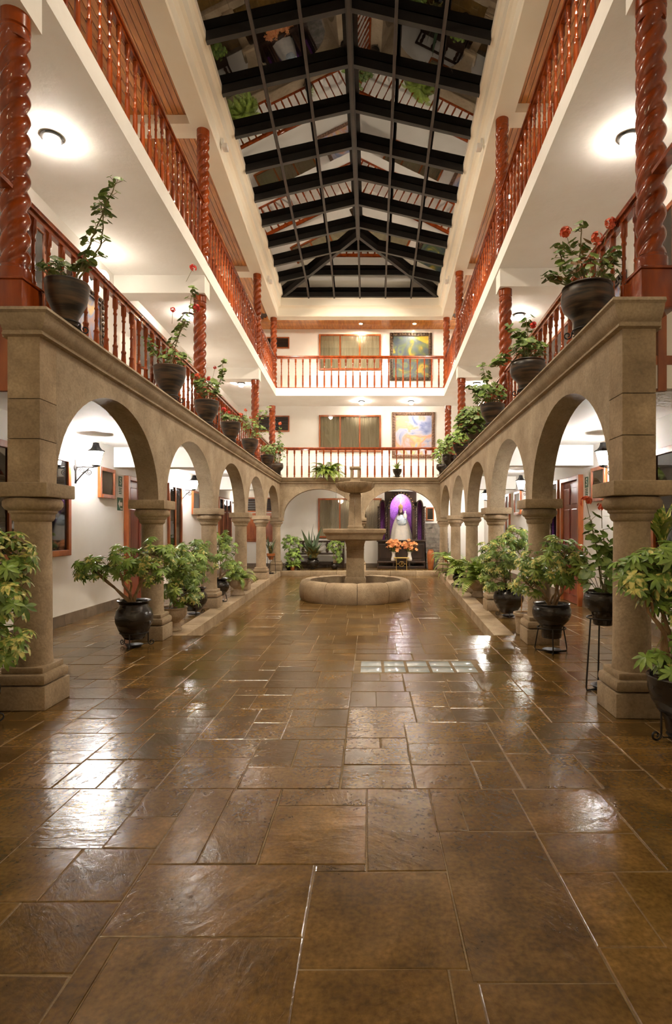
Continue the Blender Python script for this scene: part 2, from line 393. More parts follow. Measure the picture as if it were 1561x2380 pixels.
# gallery floors with kerb stones
for s in (-1, 1):
    xa, xb = (KERB(s, STEP_Y), KERB(s, YEND+.05)); wa, wb = PX(s, WALL+.15, STEP_Y), PX(s, WALL+.15, 19.9)
    mb = MB()
    pl = [(xa+s*.02, STEP_Y), (xb+s*.02, YEND+.05), (KERB(s, 19.9)+s*.02, 19.9), (wb, 19.9), (wa, STEP_Y)]
    mb.rings([[(x, y, -.5) for x, y in pl], [(x, y, -.0028) for x, y in pl]])
    fl = struct(obj('floor_gallery_'+SIDE[s], mb, MT['grout']))
    y = STEP_Y
    while y < YEND-.25:
        l = min(rng.uniform(.6, .95), YEND-.13-y)
        a = lambda yy, d: KERB(s, yy)+s*d
        mb = MB(); g = .004
        y0, y1 = y+g, y+l-g
        z1 = rng.uniform(-.001, .002)
        pts = []
        mb.hexa([(a(y0,0),y0,SUNK-.02),(a(y0,.26),y0,SUNK-.02),(a(y1,.26),y1,SUNK-.02),(a(y1,0),y1,SUNK-.02),
                 (a(y0,.004),y0,z1),(a(y0,.26),y0,z1),(a(y1,.26),y1,z1),(a(y1,.004),y1,z1)])
        obj('kerb_stone', mb, MT['stone_block'], fl); y += l
    lo = (lambda yy: PX(-1, WALL, yy)+.004) if s < 0 else (lambda yy: KERB(1, yy)+.265)
    hi = (lambda yy: KERB(-1, yy)-.265) if s < 0 else (lambda yy: PX(1, WALL, yy)-.004)
    x0, x1 = (-4.7, -2.5) if s < 0 else (1.8, 4.1)
    slabs(fl, partition(x0, x1, STEP_Y, YEND-.13, .16, .32, rng), lo, hi, 0, rng)
mb = MB(); mb.box(KERB(-1,19)-.1, KERB(1,19)+.1, YEND+.02, 19.9, -.5, -.0028)
fl = struct(obj('floor_far_gallery', mb, MT['grout']))
slabs(fl, partition(-4.7, 4.1, YEND+.14, 19.85, .18, .34, rng), wl, wr, 0, rng)
x = KERB(-1, YEND)
while x < KERB(1, YEND)-.2:
    l = min(rng.uniform(.6, .95), KERB(1, YEND)-x)
    mb = MB(); mb.cbox(x+.004, x+l-.004, YEND-.13, YEND+.14, SUNK-.02, .002, .008); obj('kerb_stone', mb, MT['stone_block'], fl, 40); x += l

# ---- outer walls with stone skirting
for s in (-1, 1):
    mb = MB(); mb.yprism(s, [(WALL,-.4),(WALL+.2,-.4),(WALL+.2,9.6),(WALL,9.6)], YBACK, 20.1)
    struct(obj('wall_'+SIDE[s], mb, MT['plaster']))
    bb = sempty('baseboard_'+SIDE[s])
    y = .5
    while y < 19.6:
        l = .62
        if s > 0 and 9.7 < y+l/2 < 10.9 or s < 0 and 9.95 < y+l/2 < 11.0: y += l; continue
        mb = MB(); mb.yprism(s, [(WALL-.022,0),(WALL,0),(WALL,.15),(WALL-.018,.15)], y+.003, y+l-.003)
        obj('skirting_tile', mb, MT['skirt'], bb); y += l
YW = YF(WALL)
mb = MB(); mb.box(-5.0, 4.4, YW, YW+.2, -.4, 9.6); struct(obj('wall_far', mb, MT['plaster']))
bb = sempty('baseboard_far')
x = -4.5
while x < 3.8:
    mb = MB(); mb.box(x+.003, x+.597, YW-.022, YW, 0, .13); obj('skirting_tile', mb, MT['skirt'], bb); x += .6
mb = MB(); mb.box(-4.4, 3.8, YBACK-.2, YBACK, -.4, 9.6); struct(obj('wall_back', mb, MT['plaster']))

# ---- stone arcades
def arcade(mapf, bays, t0, t1, zs, zt, rise):
    st = [(t0, zs)]
    for (a, b) in bays:
        n = 28
        if a > st[-1][0]+1e-4: st.append((a, zs))
        for i in range(1, n):
            u = -math.cos(math.pi*i/n)
            st.append(((a+b)/2+(b-a)/2*u, zs+rise*math.sqrt(max(0, 1-u*u))))
        st.append((b, zs))
    if t1 > st[-1][0]+1e-4: st.append((t1, zs))
    mb = MB(); vs = []
    for (t, z) in st: vs += [mapf(t, 0, z), mapf(t, 0, zt), mapf(t, 1, z), mapf(t, 1, zt)]
    fs = []
    for i in range(len(st)-1):
        a, b = i*4, i*4+4
        fs += [(a, b, b+1, a+1), (a+2, a+3, b+3, b+2), (a, a+2, b+2, b), (a+1, b+1, b+3, a+3)]
    e = (len(st)-1)*4
    fs += [(0, 1, 3, 2), (e, e+2, e+3, e+1)]
    return mb.add(vs, fs)
ZS, ZT = 1.69, 2.79
OF, OB = 2.339, 2.58
for s in (-1, 1):
    c = CY[s]
    bays = [(c[i]+(.105 if i == 0 else .15), (c[i+1]-.15) if i < 4 else 18.02) for i in range(5)]
    aw = struct(obj('wall_arcade_'+SIDE[s], arcade(lambda t, d, z: (PX(s, OB if d else OF, t), t, z), bays, bays[0][0], 18.42, ZS, ZT, .92), MT['stone'], None, 35))
    ya, yb = c[0]-.135, c[0]+.104
    for z0, z1 in ((ZS, 2.02), (2.02, 2.32), (2.32, ZT-.005)):
        mb = MB(); e = .003
        mb.hexa([(PX(s,o,y),y,z) for z in (z0+e, z1-e) for o, y in ((OF,ya),(OB,ya),(OB,yb),(OF,yb))])
        obj('block', mb, MT['stone_block'], aw)
    AW = aw
    # cornice, with its return round the near end
    cp = [(2.62,2.97),(2.235,2.97),(2.225,2.945),(2.25,2.93),(2.262,2.885),(2.295,2.84),(2.318,2.825),(2.318,2.812),(2.30,2.805),(2.30,2.79),(2.339,2.782),(2.62,2.782)]
    yn = lambda o: ya-max(0, OF-o)
    mb = MB()
    mb.rings([[(PX(s, 2.60, ya), yn(o), z) for o, z in cp], [(PX(s, o, yn(o)), yn(o), z) for o, z in cp], [(PX(s, o, YF(o)), YF(o), z) for o, z in cp]])
    obj('cornice', mb, MT['stone'], aw, 25)
xl, xr = PX(-1, OF, YF(OF)), PX(1, OF, YF(OF))
xm = -.33
fw = struct(obj('wall_arcade_far', arcade(lambda t, d, z: (t, YF(OB) if d else YF(OF), z), [(xl+.10, xm-.15), (xm+.15, xr-.10)], xl, xr, ZS, ZT, .92), MT['stone'], None, 35))
mb = MB(); mb.rings([[(PX(s, o, YF(o)), YF(o), z) for o, z in cp] for s in (-1, 1)]); obj('cornice', mb, MT['stone'], fw, 25)

# ---- stone columns: pedestal, shaft, capital
def stone_column():
    r = thing('stone_column', '', 'column')
    p = MB(); p.cbox(-.187,.187,-.187,.187,0,.175,.008); obj('pedestal_block', p, MT['stone_block'], r, 35)
    p = MB(); p.cbox(-.187,.187,-.187,.187,.18,.265,.03); obj('pedestal_moulding', p, MT['stone_block'], r, 35)
    p = MB(); p.cbox(-.155,.155,-.155,.155,.262,.312,.012); obj('plinth', p, MT['stone_block'], r, 35)
    p = MB(); p.lathe([(.140,.312),(.137,.34),(.132,.40),(.130,.9),(.126,1.40)], 28); obj('shaft', p, MT['stone_block'], r, 35)
    p = MB(); p.lathe([(.126,1.40),(.140,1.41),(.150,1.43),(.150,1.455),(.166,1.47),(.166,1.483),(.190,1.495),(.205,1.52),(.205,1.55),(.190,1.575),(.17,1.583)], 32); obj('capital', p, MT['stone_block'], r, 35)
    p = MB(); p.cbox(-.215,.215,-.215,.215,1.584,1.69,.008); obj('abacus', p, MT['stone_block'], r, 35)
    return r
proto = stone_column()
words = ['nearest', 'second', 'third', 'fourth', 'fifth']
first = True
for s in (-1, 1):
    for i, y in enumerate(CY[s]):
        o = proto if first else copy_tree(proto); first = False
        o.location = (PX(s, 2.463, y), y, 0); o.rotation_euler = (0, 0, -s*ROT)
        if i == 5: o['label'] = 'stone column in the far %s corner, where side and far arcades meet' % SIDE[s]
        else: o['label'] = '%s stone column from the camera in the %s-hand arcade, on square pedestal' % (words[i], SIDE[s])
        o['group'] = 'stone columns of the arcades'
o = copy_tree(proto); o.location = (xm, YF(2.463), 0); o.rotation_euler = (0,0,0)
o['label'] = 'stone column of the far arcade, mostly hidden behind the fountain'; o['group'] = 'stone columns of the arcades'

# ---- gallery slabs, beams
def sweep(name, prof, yn, mat):
    res = {}
    for s in (-1, 1):
        mb = MB(); mb.rings([[(PX(s, o, yn), yn, z) for o, z in prof], [(PX(s, o, YF(o)), YF(o), z) for o, z in prof]])
        res[s] = struct(obj(name+'_'+SIDE[s], mb, mat))
    mb = MB(); mb.rings([[(PX(s, o, YF(o)), YF(o), z) for o, z in prof] for s in (-1, 1)])
    res[0] = struct(obj(name+'_far', mb, mat)); return res
lower = sweep('ceiling_lower_gallery', [(2.585,GCEIL),(WALL,GCEIL),(WALL,Z2),(2.585,Z2)], 4.42, MT['ceiling'])
upper = sweep('ceiling_upper_gallery', [(2.48,Z2C),(WALL,Z2C),(WALL,Z3),(2.48,Z3)], .5, MT['ceiling'])
def cross(parent, s, y, w_, z0, z1, o0, name='beam', mat='plaster'):
    mb = MB(); mb.yprism(s, [(o0,z0),(WALL,z0),(WALL,z1),(o0,z1)], y-w_/2, y+w_/2); obj(name, mb, MT[mat], parent)
for s in (-1, 1):
    for i in (2, 4): cross(lower[s], s, CY[s][i], .3, 2.38, GCEIL, 2.585)
    for i in (0, 2, 4): cross(upper[s], s, CY[s][i]+.02, .34, 5.32, Z2C, 2.50)
    # panelled wooden apron that closes the upper gallery towards the camera
    y = 4.40; a, b = sorted((PX(s, 2.60, y), PX(s, WALL, y)))
    ap = struct(obj('trim_%d' % (1 if s < 0 else 2), MB().box(a, b, y-.02, y, 2.42, 3.16), MT['plaster']))
    mb = MB()
    ox = PX(s, 2.60 if s < 0 else 2.718, y); wst = .22 if s < 0 else .065
    mb.box(min(ox, ox+s*wst), max(ox, ox+s*wst), y-.06, y-.02, 2.40, 3.16)
    obj('stile', mb, MT['frame'], ap)
    obj('panel_rail', MB().box(a, b, y-.055, y-.02, 2.40+.2, 2.47+.2), MT['frame'], ap)
    obj('panel_rail', MB().box(a, b, y-.06, y-.02, 3.10, 3.17), MT['frame'], ap)
    obj('slab_edge', MB().box(a, b, y-.05, y-.02, 2.42, 2.60), MT['plaster'], ap)

# ---- top ceiling of narrow planks, cream ring beam under the skylight
top = sweep('ceiling_top_gallery', [(2.72,Z3C+.02),(WALL,Z3C+.02),(WALL,Z3C+.2),(2.72,Z3C+.2)], YBACK, MT['dark_wood'])
bprof = [(2.74,8.15),(2.42,8.15),(2.40,8.17),(2.40,8.40),(2.35,8.44),(2.30,8.46),(2.30,8.68),(2.26,8.72),(2.215,8.74),(2.215,8.92),(2.74,8.92)]
ring = sweep('ceiling_ring_beam', bprof, YBACK, MT['beam'])
for s in (-1, 1):
    ys = [1.0, CY[s][0], CY[s][2], CY[s][4], 18.4]
    for k in range(len(ys)-1):
        n = 14; wd = (WALL-2.74)/n
        for i in range(n):
            o = 2.74+wd*i
            mb = MB(); mb.yprism(s, [(o+.004,Z3C),(o+wd-.004,Z3C),(o+wd-.004,Z3C+.018),(o+.004,Z3C+.018)], ys[k], min(ys[k+1], YF(o)))
            obj('plank', mb, MT['plank'], top[s])
    for i in (0, 2, 4): cross(top[s], s, CY[s][i], .36, 8.15, Z3C+.01, 2.735, mat='beam')
n = 12; wd = (WALL-2.74)/n
for i in range(n):
    o = 2.74+wd*i
    mb = MB(); mb.box(PX(-1,o,YF(o)), PX(1,o,YF(o)), YF(o)+.004, YF(o)+wd-.004, Z3C, Z3C+.018); obj('plank', mb, MT['plank'], top[0])

# ---- skylight: hipped glass roof on black rafters
ZG, KS, KH, YG = 8.86, .234, .2075, YF(2.215)
OG = 2.215
def xe(s, Y): return PX(s, OG, Y)
RX = -.3275
def zroof(x, y): return min(ZG+KS*(x-xe(-1,y)), ZG+KS*(xe(1,y)-x), ZG+KH*(YG-y))
Y0G = 1.0
sky = sempty('ceiling_skylight')
raf = [YG-1.05*k for k in range(0, 17)]; raf = [y for y in raf if y > Y0G]
def hipx(s, y):   # where a side slope meets the hip slope at y
    return xe(-1, y)+KH/KS*(YG-y) if s < 0 else xe(1, y)-KH/KS*(YG-y)
def bar(pts, wd, z0, z1, dirn):   # strip beam along a polyline; dirn = 'x' runs across, 'y' runs along
    rs = []
    for (x, y) in pts:
        z = zroof(x, y)
        if dirn == 'x': rs.append([(x,y-wd/2,z+z0),(x,y+wd/2,z+z0),(x,y+wd/2,z+z1),(x,y-wd/2,z+z1)])
        else: rs.append([(x-wd/2,y,z+z0),(x+wd/2,y,z+z0),(x+wd/2,y,z+z1),(x-wd/2,y,z+z1)])
    return MB().rings(rs)
for y in raf:
    if y > YG-.01: pts = [(xe(-1,y), y), (xe(1,y), y)]
    elif hipx(-1, y) < RX: pts = [(xe(-1,y), y), (hipx(-1,y), y), (hipx(1,y), y), (xe(1,y), y)]
    else: pts = [(xe(-1,y), y), (RX, y), (xe(1,y), y)]
    obj('rafter', bar(pts, .085, -.17, -.02, 'x'), MT['black'], sky)
yap = YG-KS*(xe(1,15.4)-xe(-1,15.4))/2/KH
obj('ridge_beam', bar([(RX, Y0G), (RX, yap)], .10, -.19, -.02, 'y'), MT['black'], sky)
for s in (-1, 1):
    obj('hip_rafter', bar([(xe(s, YG), YG), (RX, yap)], .11, -.18, -.02, 'y'), MT['black'], sky)
for i in range(1, 6):
    t = i/6
    xf = lambda y: xe(-1,y)+(xe(1,y)-xe(-1,y))*t
    ys = [Y0G+(YG-Y0G)*k/60 for k in range(61)]
    obj('mullion', bar([(xf(y), y) for y in ys], .05, -.215, -.165, 'y'), MT['bar'], sky)
def clip(poly, fn):
    out = []
    for i in range(len(poly)):
        a, b = poly[i], poly[(i+1) % len(poly)]; fa, fb = fn(*a), fn(*b)
        if fa >= 0: out.append(a)
        if (fa > 0 > fb) or (fa < 0 < fb):
            k = fa/(fa-fb); out.append((a[0]+(b[0]-a[0])*k, a[1]+(b[1]-a[1])*k))
    return out
planes = [lambda x, y: ZG+KS*(x-xe(-1,y)), lambda x, y: ZG+KS*(xe(1,y)-x), lambda x, y: ZG+KH*(YG-y)]
ys = sorted(raf+[Y0G])
for k in range(len(ys)-1):
    for i in range(6):
        q = [(xe(-1,y)+(xe(1,y)-xe(-1,y))*t/6, y) for y, t in ((ys[k],i),(ys[k],i+1),(ys[k+1],i+1),(ys[k+1],i))]
        for a in range(3):
            po = q
            for b in range(3):
                if b != a: po = clip(po, lambda x, y: planes[b](x,y)-planes[a](x,y))
                if len(po) < 3: break
            if len(po) < 3: continue
            ar = abs(sum(po[m][0]*po[(m+1)%len(po)][1]-po[(m+1)%len(po)][0]*po[m][1] for m in range(len(po))))/2
            if ar < .004: continue
            cx = sum(p_[0] for p_ in po)/len(po); cy = sum(p_[1] for p_ in po)/len(po)
            jx, jy = rng.uniform(-.006,.006), rng.uniform(-.006,.006)
            mb = MB(); mb.rings([[(x, y, planes[a](x,y)+dz+jx*(x-cx)+jy*(y-cy)) for x, y in po] for dz in (-.012, 0)])
            obj('pane', mb, MT['sky_glass'], sky)
mb = MB(); mb.rings([[(xe(-1,Y0G)-.5,y,8.3),(xe(1,Y0G)+.5,y,8.3),(xe(1,Y0G)+.5,y,9.5),(xe(-1,Y0G)-.5,y,9.5)] for y in (Y0G-.12, Y0G)]); struct(obj('wall_gable', mb, MT['plaster']))
mb = MB(); mb.box(-3, 2.4, YBACK, Y0G-.1, 8.3, 8.45); struct(obj('ceiling_lobby', mb, MT['plaster']))

# ================================================================== JOINERY
# ---- twisted wooden columns
def twisted(z0, z1, ped):
    H = z1-z0; r = thing('twisted_column', '', 'column')
    b = z0*0
    if ped:
        mb = MB(); mb.cbox(-.135,.135,-.135,.135,0,.28,.01); mb.cbox(-.145,.145,-.145,.145,.28,.30,.005); obj('pedestal', mb, MT['wood'], r, 35); b = .30
    mb = MB(); mb.lathe([(.115,b),(.118,b+.02),(.118,b+.09),(.102,b+.10),(.102,b+.12)], 24); obj('base_ring', mb, MT['wood'], r, 35)
    mb = MB(); mb.lathe([(.098,H-.20),(.105,H-.19),(.105,H-.14),(.096,H-.13),(.096,H-.115),(.108,H-.105),(.108,H)], 24); obj('top_ring', mb, MT['wood'], r, 35)
    mb = MB(); seg = 24; za, zb = b+.12, H-.19; n = int((zb-za)/.014); rs = []
    for k in range(n+1):
        z = za+(zb-za)*k/n
        rs.append([(lambda a: ((.074+.034*abs(math.cos(1.5*(a-2*math.pi*z/.46)))**.8)*math.cos(a), (.074+.034*abs(math.cos(1.5*(a-2*math.pi*z/.46)))**.8)*math.sin(a), z))(2*math.pi*i/seg) for i in range(seg)])
    mb.rings(rs); obj('spiral_shaft', mb, MT['wood'], r, 60)
    return r
p2 = twisted(Z2, 5.32, True); p3 = twisted(Z3, 8.15, False)
pos = {0: 'near', 2: 'middle', 4: 'far', 5: 'corner'}
fs2 = fs3 = True
for s in (-1, 1):
    for i in (0, 2, 4, 5):
        y = CY[s][i]+(.03 if i == 0 else 0) if i < 5 else YF(2.62)
        o = p2 if fs2 else copy_tree(p2); fs2 = False
        o.location = (PX(s, 2.62, y), y, Z2); o['group'] = 'twisted wooden gallery columns'
        nm = {0: 'big nearest twisted red wood column of the first upper gallery, %s edge of view',
              2: 'second twisted red wood column above the %s arcade, first upper gallery',
              4: 'third twisted red wood column above the %s arcade, first upper gallery',
              5: 'twisted red wood column at the far %s corner of the first upper gallery'}[i] % SIDE[s]
        o['label'] = nm
        if i == 0: continue
        y = CY[s][i] if i < 5 else YF(2.56)
        o = p3 if fs3 else copy_tree(p3); fs3 = False
        o.location = (PX(s, 2.565, y), y, Z3); o['group'] = 'twisted wooden gallery columns'
        o['label'] = {2: 'twisted wood column of the top gallery, nearest in view on the %s',
                      4: 'twisted wood column of the top gallery, middle one on the %s',
                      5: 'twisted wood column at the far %s corner of the top gallery'}[i] % SIDE[s]

# ---- railings with turned balusters
def baluster_mesh(H):
    mb = MB(); k = H/.86
    pr = [(.026,0),(.026,.03),(.020,.04),(.027,.06),(.030,.10),(.028,.27),(.024,.33),(.030,.34),(.030,.352),(.019,.365),(.0165,.44),(.021,.45),(.021,.46),
          (.0165,.47),(.0155,.56),(.021,.57),(.021,.58),(.016,.59),(.0165,.68),(.024,.69),(.024,.70),(.018,.712),(.022,.75),(.030,.76),(.030,.86)]
    mb.lathe([(r_, z*k) for r_, z in pr], 8); return mb.mesh('baluster', 40)
BAL2, BAL3 = baluster_mesh(.90), baluster_mesh(.93)
def railing(label, pa, pb, z0, ztop, mesh, inset=.13):
    pa, pb = Vector(pa), Vector(pb); d = pb-pa; L_ = d.length; a = math.atan2(d.y, d.x)
    r = thing('balcony_railing', label, 'railing', (pa.x, pa.y, z0), a, 'turned wooden gallery railings')
    h = ztop-z0
    x0, x1 = inset, L_-inset
    mb = MB(); pr = [(-.045,h-.055),(-.05,h-.03),(-.04,h-.008),(-.02,h),(.02,h),(.04,h-.008),(.05,h-.03),(.045,h-.055)]
    mb.rings([[(x, o, z) for o, z in pr] for x in (x0-.05, x1+.05)]); obj('handrail', mb, MT['wood'], r, 40)
    mb = MB(); mb.box(x0-.03, x1+.03, -.025, .025, h-.10, h-.055); obj('top_rail', mb, MT['wood'], r)
    mb = MB(); mb.box(x0-.03, x1+.03, -.03, .03, .0, .035); obj('bottom_rail', mb, MT['wood'], r)
    n = max(2, int((x1-x0)/.228)); st = (x1-x0)/n
    for i in range(n):
        put('baluster', mesh, MT['wood'], r, (x0+st*(i+.5), 0, .035), sc=(1, 1, (h-.135)/(.90 if mesh is BAL2 else .93)))
    return r
for s in (-1, 1):
    for (za, zt, o, me, nm) in ((Z2+.02, 3.98, 2.62, BAL2, 'first upper'), (Z3, 6.93, 2.56, BAL3, 'top')):
        ys = [CY[s][0]+.03 if nm != 'top' else 2.0, CY[s][2], CY[s][4], YF(o)]
        for k, w_ in enumerate(('nearest', 'middle', 'far')):
            railing('%s stretch of red wood baluster railing, %s gallery on the %s' % (w_, nm, SIDE[s]),
                    (PX(s,o,ys[k]), ys[k]), (PX(s,o,ys[k+1]), ys[k+1]), za, zt, me)
for (za, zt, o, me, nm) in ((Z2+.02, 3.98, 2.62, BAL2, 'first upper'), (Z3, 6.93, 2.56, BAL3, 'top')):
    railing('short red wood baluster railing across the far end, %s gallery' % nm, (PX(-1,o,YF(o)), YF(o)), (PX(1,o,YF(o)), YF(o)), za, zt, me)
# hand rails that run on towards the camera past the nearest columns
for s in (-1, 1):
    ya = CY[s][0]-.08
    mb = MB(); mb.rings([[(PX(s,2.62+q,y), y, z) for q, z in ((-.045,3.925),(-.05,3.95),(-.03,3.98),(.03,3.98),(.05,3.95),(.045,3.925))] for y in (ya-1.0, ya)])
    o = tag(obj('handrail', mb, MT['wood'], None, 40), 'dark wooden handrail running from the near %s twisted column towards the viewer' % SIDE[s], 'handrail')
    mb = MB(); mb.yprism(s, [(2.60,2.95),(2.64,2.95),(2.64,3.93),(2.60,3.93)], ya-1.0, ya-.94); obj('post', mb, MT['wood'], o)

# ================================================================== WALL FITTINGS
def anchor(s, Y, z=0):     # a point on a wall; local x runs along the wall, -y points into the room
    if s == 0: return (Y, YW, z), 0.0
    if s < 0: return (PX(-1, WALL, Y), Y, z), math.pi/2+ROT
    return (PX(1, WALL, Y), Y, z), -math.pi/2-ROT
WN = [0]
def window(s, a, b, z0, z1, panes=1, look='curtain', fw=.06, bars=0, dp=.05):
    """window in side wall s between depths a..b (far wall: between x a..b)"""
    WN[0] += 1
    loc, rz = anchor(s, (a+b)/2, 0); W_ = abs(b-a)
    r = sempty('window_%d' % WN[0], loc, rz)
    h = W_/2
    mb = MB()
    mb.cbox(-h, -h+fw, -dp, 0, z0, z1, .006); mb.cbox(h-fw, h, -dp, 0, z0, z1, .006)
    mb.cbox(-h+fw, h-fw, -dp, 0, z1-fw, z1, .006); mb.cbox(-h+fw, h-fw, -dp-.015, 0, z0, z0+fw, .006)
    obj('window_frame', mb, MT['frame'], r)
    pw = (W_-2*fw)/panes
    for i in range(1, panes):
        x = -h+fw+pw*i
        obj('mullion', MB().box(x-.025, x+.025, -dp+.008, -.002, z0+fw, z1-fw), MT['frame'], r)
    for i in range(panes):
        x0 = -h+fw+pw*i+(.025 if i else 0); x1 = -h+fw+pw*(i+1)-(.025 if i < panes-1 else 0)
        if look == 'dark':
            obj('pane', MB().box(x0, x1, -.02, -.012, z0+fw, z1-fw), MT['pane_dark'], r)
            for k in range(bars):
                xx = x0+(x1-x0)*(k+1)/(bars+1); obj('window_bar', MB().box(xx-.012, xx+.012, -.035, -.02, z0+fw, z1-fw), MT['frame'], r)
        elif look == 'louvre':
            obj('pane', MB().box(x0, x1, -.012, -.006, z0+fw, z1-fw), MT['black'], r)
            n = max(2, int((z1-z0-2*fw)/.07))
            for k in range(n):
                z = z0+fw+(z1-z0-2*fw)*(k+.5)/n
                obj('slat', MB().hexa([(x0,-.04,z-.03),(x1,-.04,z-.03),(x1,-.02,z+.012),(x0,-.02,z+.012),(x0,-.036,z-.026),(x1,-.036,z-.026),(x1,-.016,z+.016),(x0,-.016,z+.016)]), MT['dark_wood'], r)
        else:
            obj('pane', MB().box(x0, x1, -.034, -.030, z0+fw, z1-fw), MT['glass'], r)
            n = max(12, int((x1-x0)/.012)); rs = []
            f = .045+.01*(i % 2); ph = i*1.3
            fr = [(x0+(x1-x0)*k/n, -.016+.012*math.sin(ph+2*math.pi*(x0+(x1-x0)*k/n)/f)) for k in range(n+1)]
            mb = MB(); mb.add([(x, y, z) for z in (z0+fw, z1-fw) for x, y in fr], [(k, k+1, n+2+k, n+1+k) for k in range(n)])
            obj('curtain', mb, MT['curtain_p' if look == 'purple' else 'curtain'], r, 80, recalc=False)
    return r
# left wall, ground floor
window(-1, 5.2, 8.05, .97, 2.36, 2, 'dark', .08)
window(-1, 8.98, 9.55, 1.84, 2.33)
window(-1, 12.35, 13.3, .9, 2.34, 2, 'dark', .07)
window(-1, 14.2, 14.9, 1.7, 2.3)
window(-1, 17.0, 18.7, .95, 2.3, 3, 'dark', .06)
# right wall, ground floor
window(1, 4.4, 7.2, .97, 2.33, 2, 'dark', .08)
window(1, 8.72, 9.33, 1.78, 2.33)
window(1, 11.15, 11.95, .95, 2.3, 1, 'purple', .07)
window(1, 14.3, 15.0, 1.7, 2.3)
window(1, 15.6, 16.6, .9, 2.3, 2, 'dark', .06)
# far wall, three storeys
window(0, -1.82, .40, 1.02, 2.40, 3)
window(0, -1.79, .375, 4.02, 5.30, 3)
window(0, -1.79, .375, 6.87, 8.12, 3)
window(0, -4.45, -3.35, 1.92, 2.42, 2, 'louvre', .04)
window(0, -3.95, -2.82, 4.72, 5.28, 2, 'louvre', .04)
window(0, -3.95, -2.82, 7.62, 8.02, 2, 'louvre', .04)
window(0, 1.95, 2.22, 1.62, 2.08, 1, 'dark', .04)
# upper side walls
for s in (-1, 1):
    for (a, b) in ((5.2, 7.4), (10.4, 12.9), (15.9, 17.6)):
        window(s, a, b, 3.75, 5.2, 3)
        window(s, a+.2, b+.2, 6.75, 8.0, 3)
# red doors on the long sides
DN = [0]
def door(s, a, b, h):
    DN[0] += 1
    loc, rz = anchor(s, (a+b)/2); W_ = b-a; hw = W_/2; r = sempty('door_%d' % DN[0], loc, rz)
    mb = MB(); mb.cbox(-hw-.08, -hw, -.09, 0, 0, h+.08, .008); mb.cbox(hw, hw+.08, -.09, 0, 0, h+.08, .008); mb.cbox(-hw, hw, -.09, 0, h, h+.08, .008)
    obj('door_frame', mb, MT['frame'], r)
    mb = MB(); mb.box(-hw+.004, hw-.004, -.04, -.004, .01, h-.004); leaf = obj('door_leaf', mb, MT['door'], r)
    for k in range(2):
        x0 = -hw+.09+k*(hw-.03); x1 = x0+hw-.15
        for z0, z1 in ((.15, .85), (.98, h-.5), (h-.42, h-.12)):
            obj('door_panel', MB().cbox(x0, x1, -.056, -.038, z0, z1, .012), MT['door'], leaf)
    mb = MB(); kx = -hw+.06 if s > 0 else hw-.06
    mb.lathe([(.0,0),(.022,.004),(.026,.02),(.02,.036),(0,.04)], 12, Matrix.Translation((kx, -.045, 1.0)) @ Matrix.Rotation(math.pi/2, 4, 'X')); obj('door_knob', mb, MT['gold'], leaf, 50)
door(-1, 10.08, 10.98, 2.2); door(1, 9.88, 10.78, 2.2)
# reddish wooden hatch on the far wall, left
r = tag(obj('wooden_hatch', MB().cbox(-4.5, -3.38, YW-.06, YW-.002, .88, 1.88, .01), MT['frame'], None), 'reddish wooden wall panel under the dark louvre, far left ground floor', 'panel')
for k in range(2): obj('panel', MB().cbox(-4.42+k*.52, -3.96+k*.52, YW-.075, YW-.058, .96, 1.8, .012), MT['frame'], r)

# ---- green safety signs
def sign(s, Y, z, which, label):
    loc, rz = anchor(s, Y, z); r = thing('safety_sign', label, 'sign', loc, rz)
    def letter(t, size, x, z_, mat='paint_white', sx=1):
        cu = bpy.data.curves.new('letter', 'FONT'); cu.body = t; cu.size = size; cu.align_x = 'CENTER'; cu.align_y = 'CENTER'; cu.extrude = .0008
        tmp = bpy.data.objects.new('letter', cu); COL.objects.link(tmp); bpy.context.view_layer.update()
        me = bpy.data.meshes.new_from_object(tmp.evaluated_get(bpy.context.evaluated_depsgraph_get())); bpy.data.objects.remove(tmp)
        me.materials.clear(); o = put('letter', me, MT[mat], r)
        o.location = (x, -.0085, z_); o.rotation_euler = (math.pi/2, 0, 0); o.scale = (sx, 1, 1)
    if which == 'S':
        obj('board', MB().box(-.09, .09, -.006, 0, -.17, .17), MT['paint_white'], r)
        obj('green_field', MB().box(-.08, .08, -.0075, -.005, -.02, .16), MT['green_sign'], r)
        letter('S', .17, 0, .07)
        for k in range(4): obj('text_line', MB().box(-.065+.01*(k%2), .065-.01*(k%2), -.0075, -.005, -.055-.03*k, -.038-.03*k), MT['green_sign'], r)
    else:
        obj('board', MB().box(-.11, .11, -.006, 0, -.11, .11), MT['green_sign'], r)
        mb = MB(); a = [(-.085,0),(-.02,.075),(-.02,.03),(.08,.03),(.08,-.03),(-.02,-.03),(-.02,-.075)]
        mb.rings([[(x, y, z_) for x, z_ in a] for y in (-.0085, -.005)]); obj('arrow', mb, MT['paint_white'], r)
        obj('text_line', MB().box(.0, .095, -.0075, -.005, -.095, -.07), MT['paint_white'], r)
sign(-1, 9.84, 2.09, 'S', 'green and white S safety sign beside the left-hand red door')
sign(-1, 9.84, 1.77, 'arrow', 'green sign with white arrow pointing left, beside the left-hand red door')
sign(1, 9.63, 2.06, 'S', 'green and white S safety sign beside the right-hand red door')

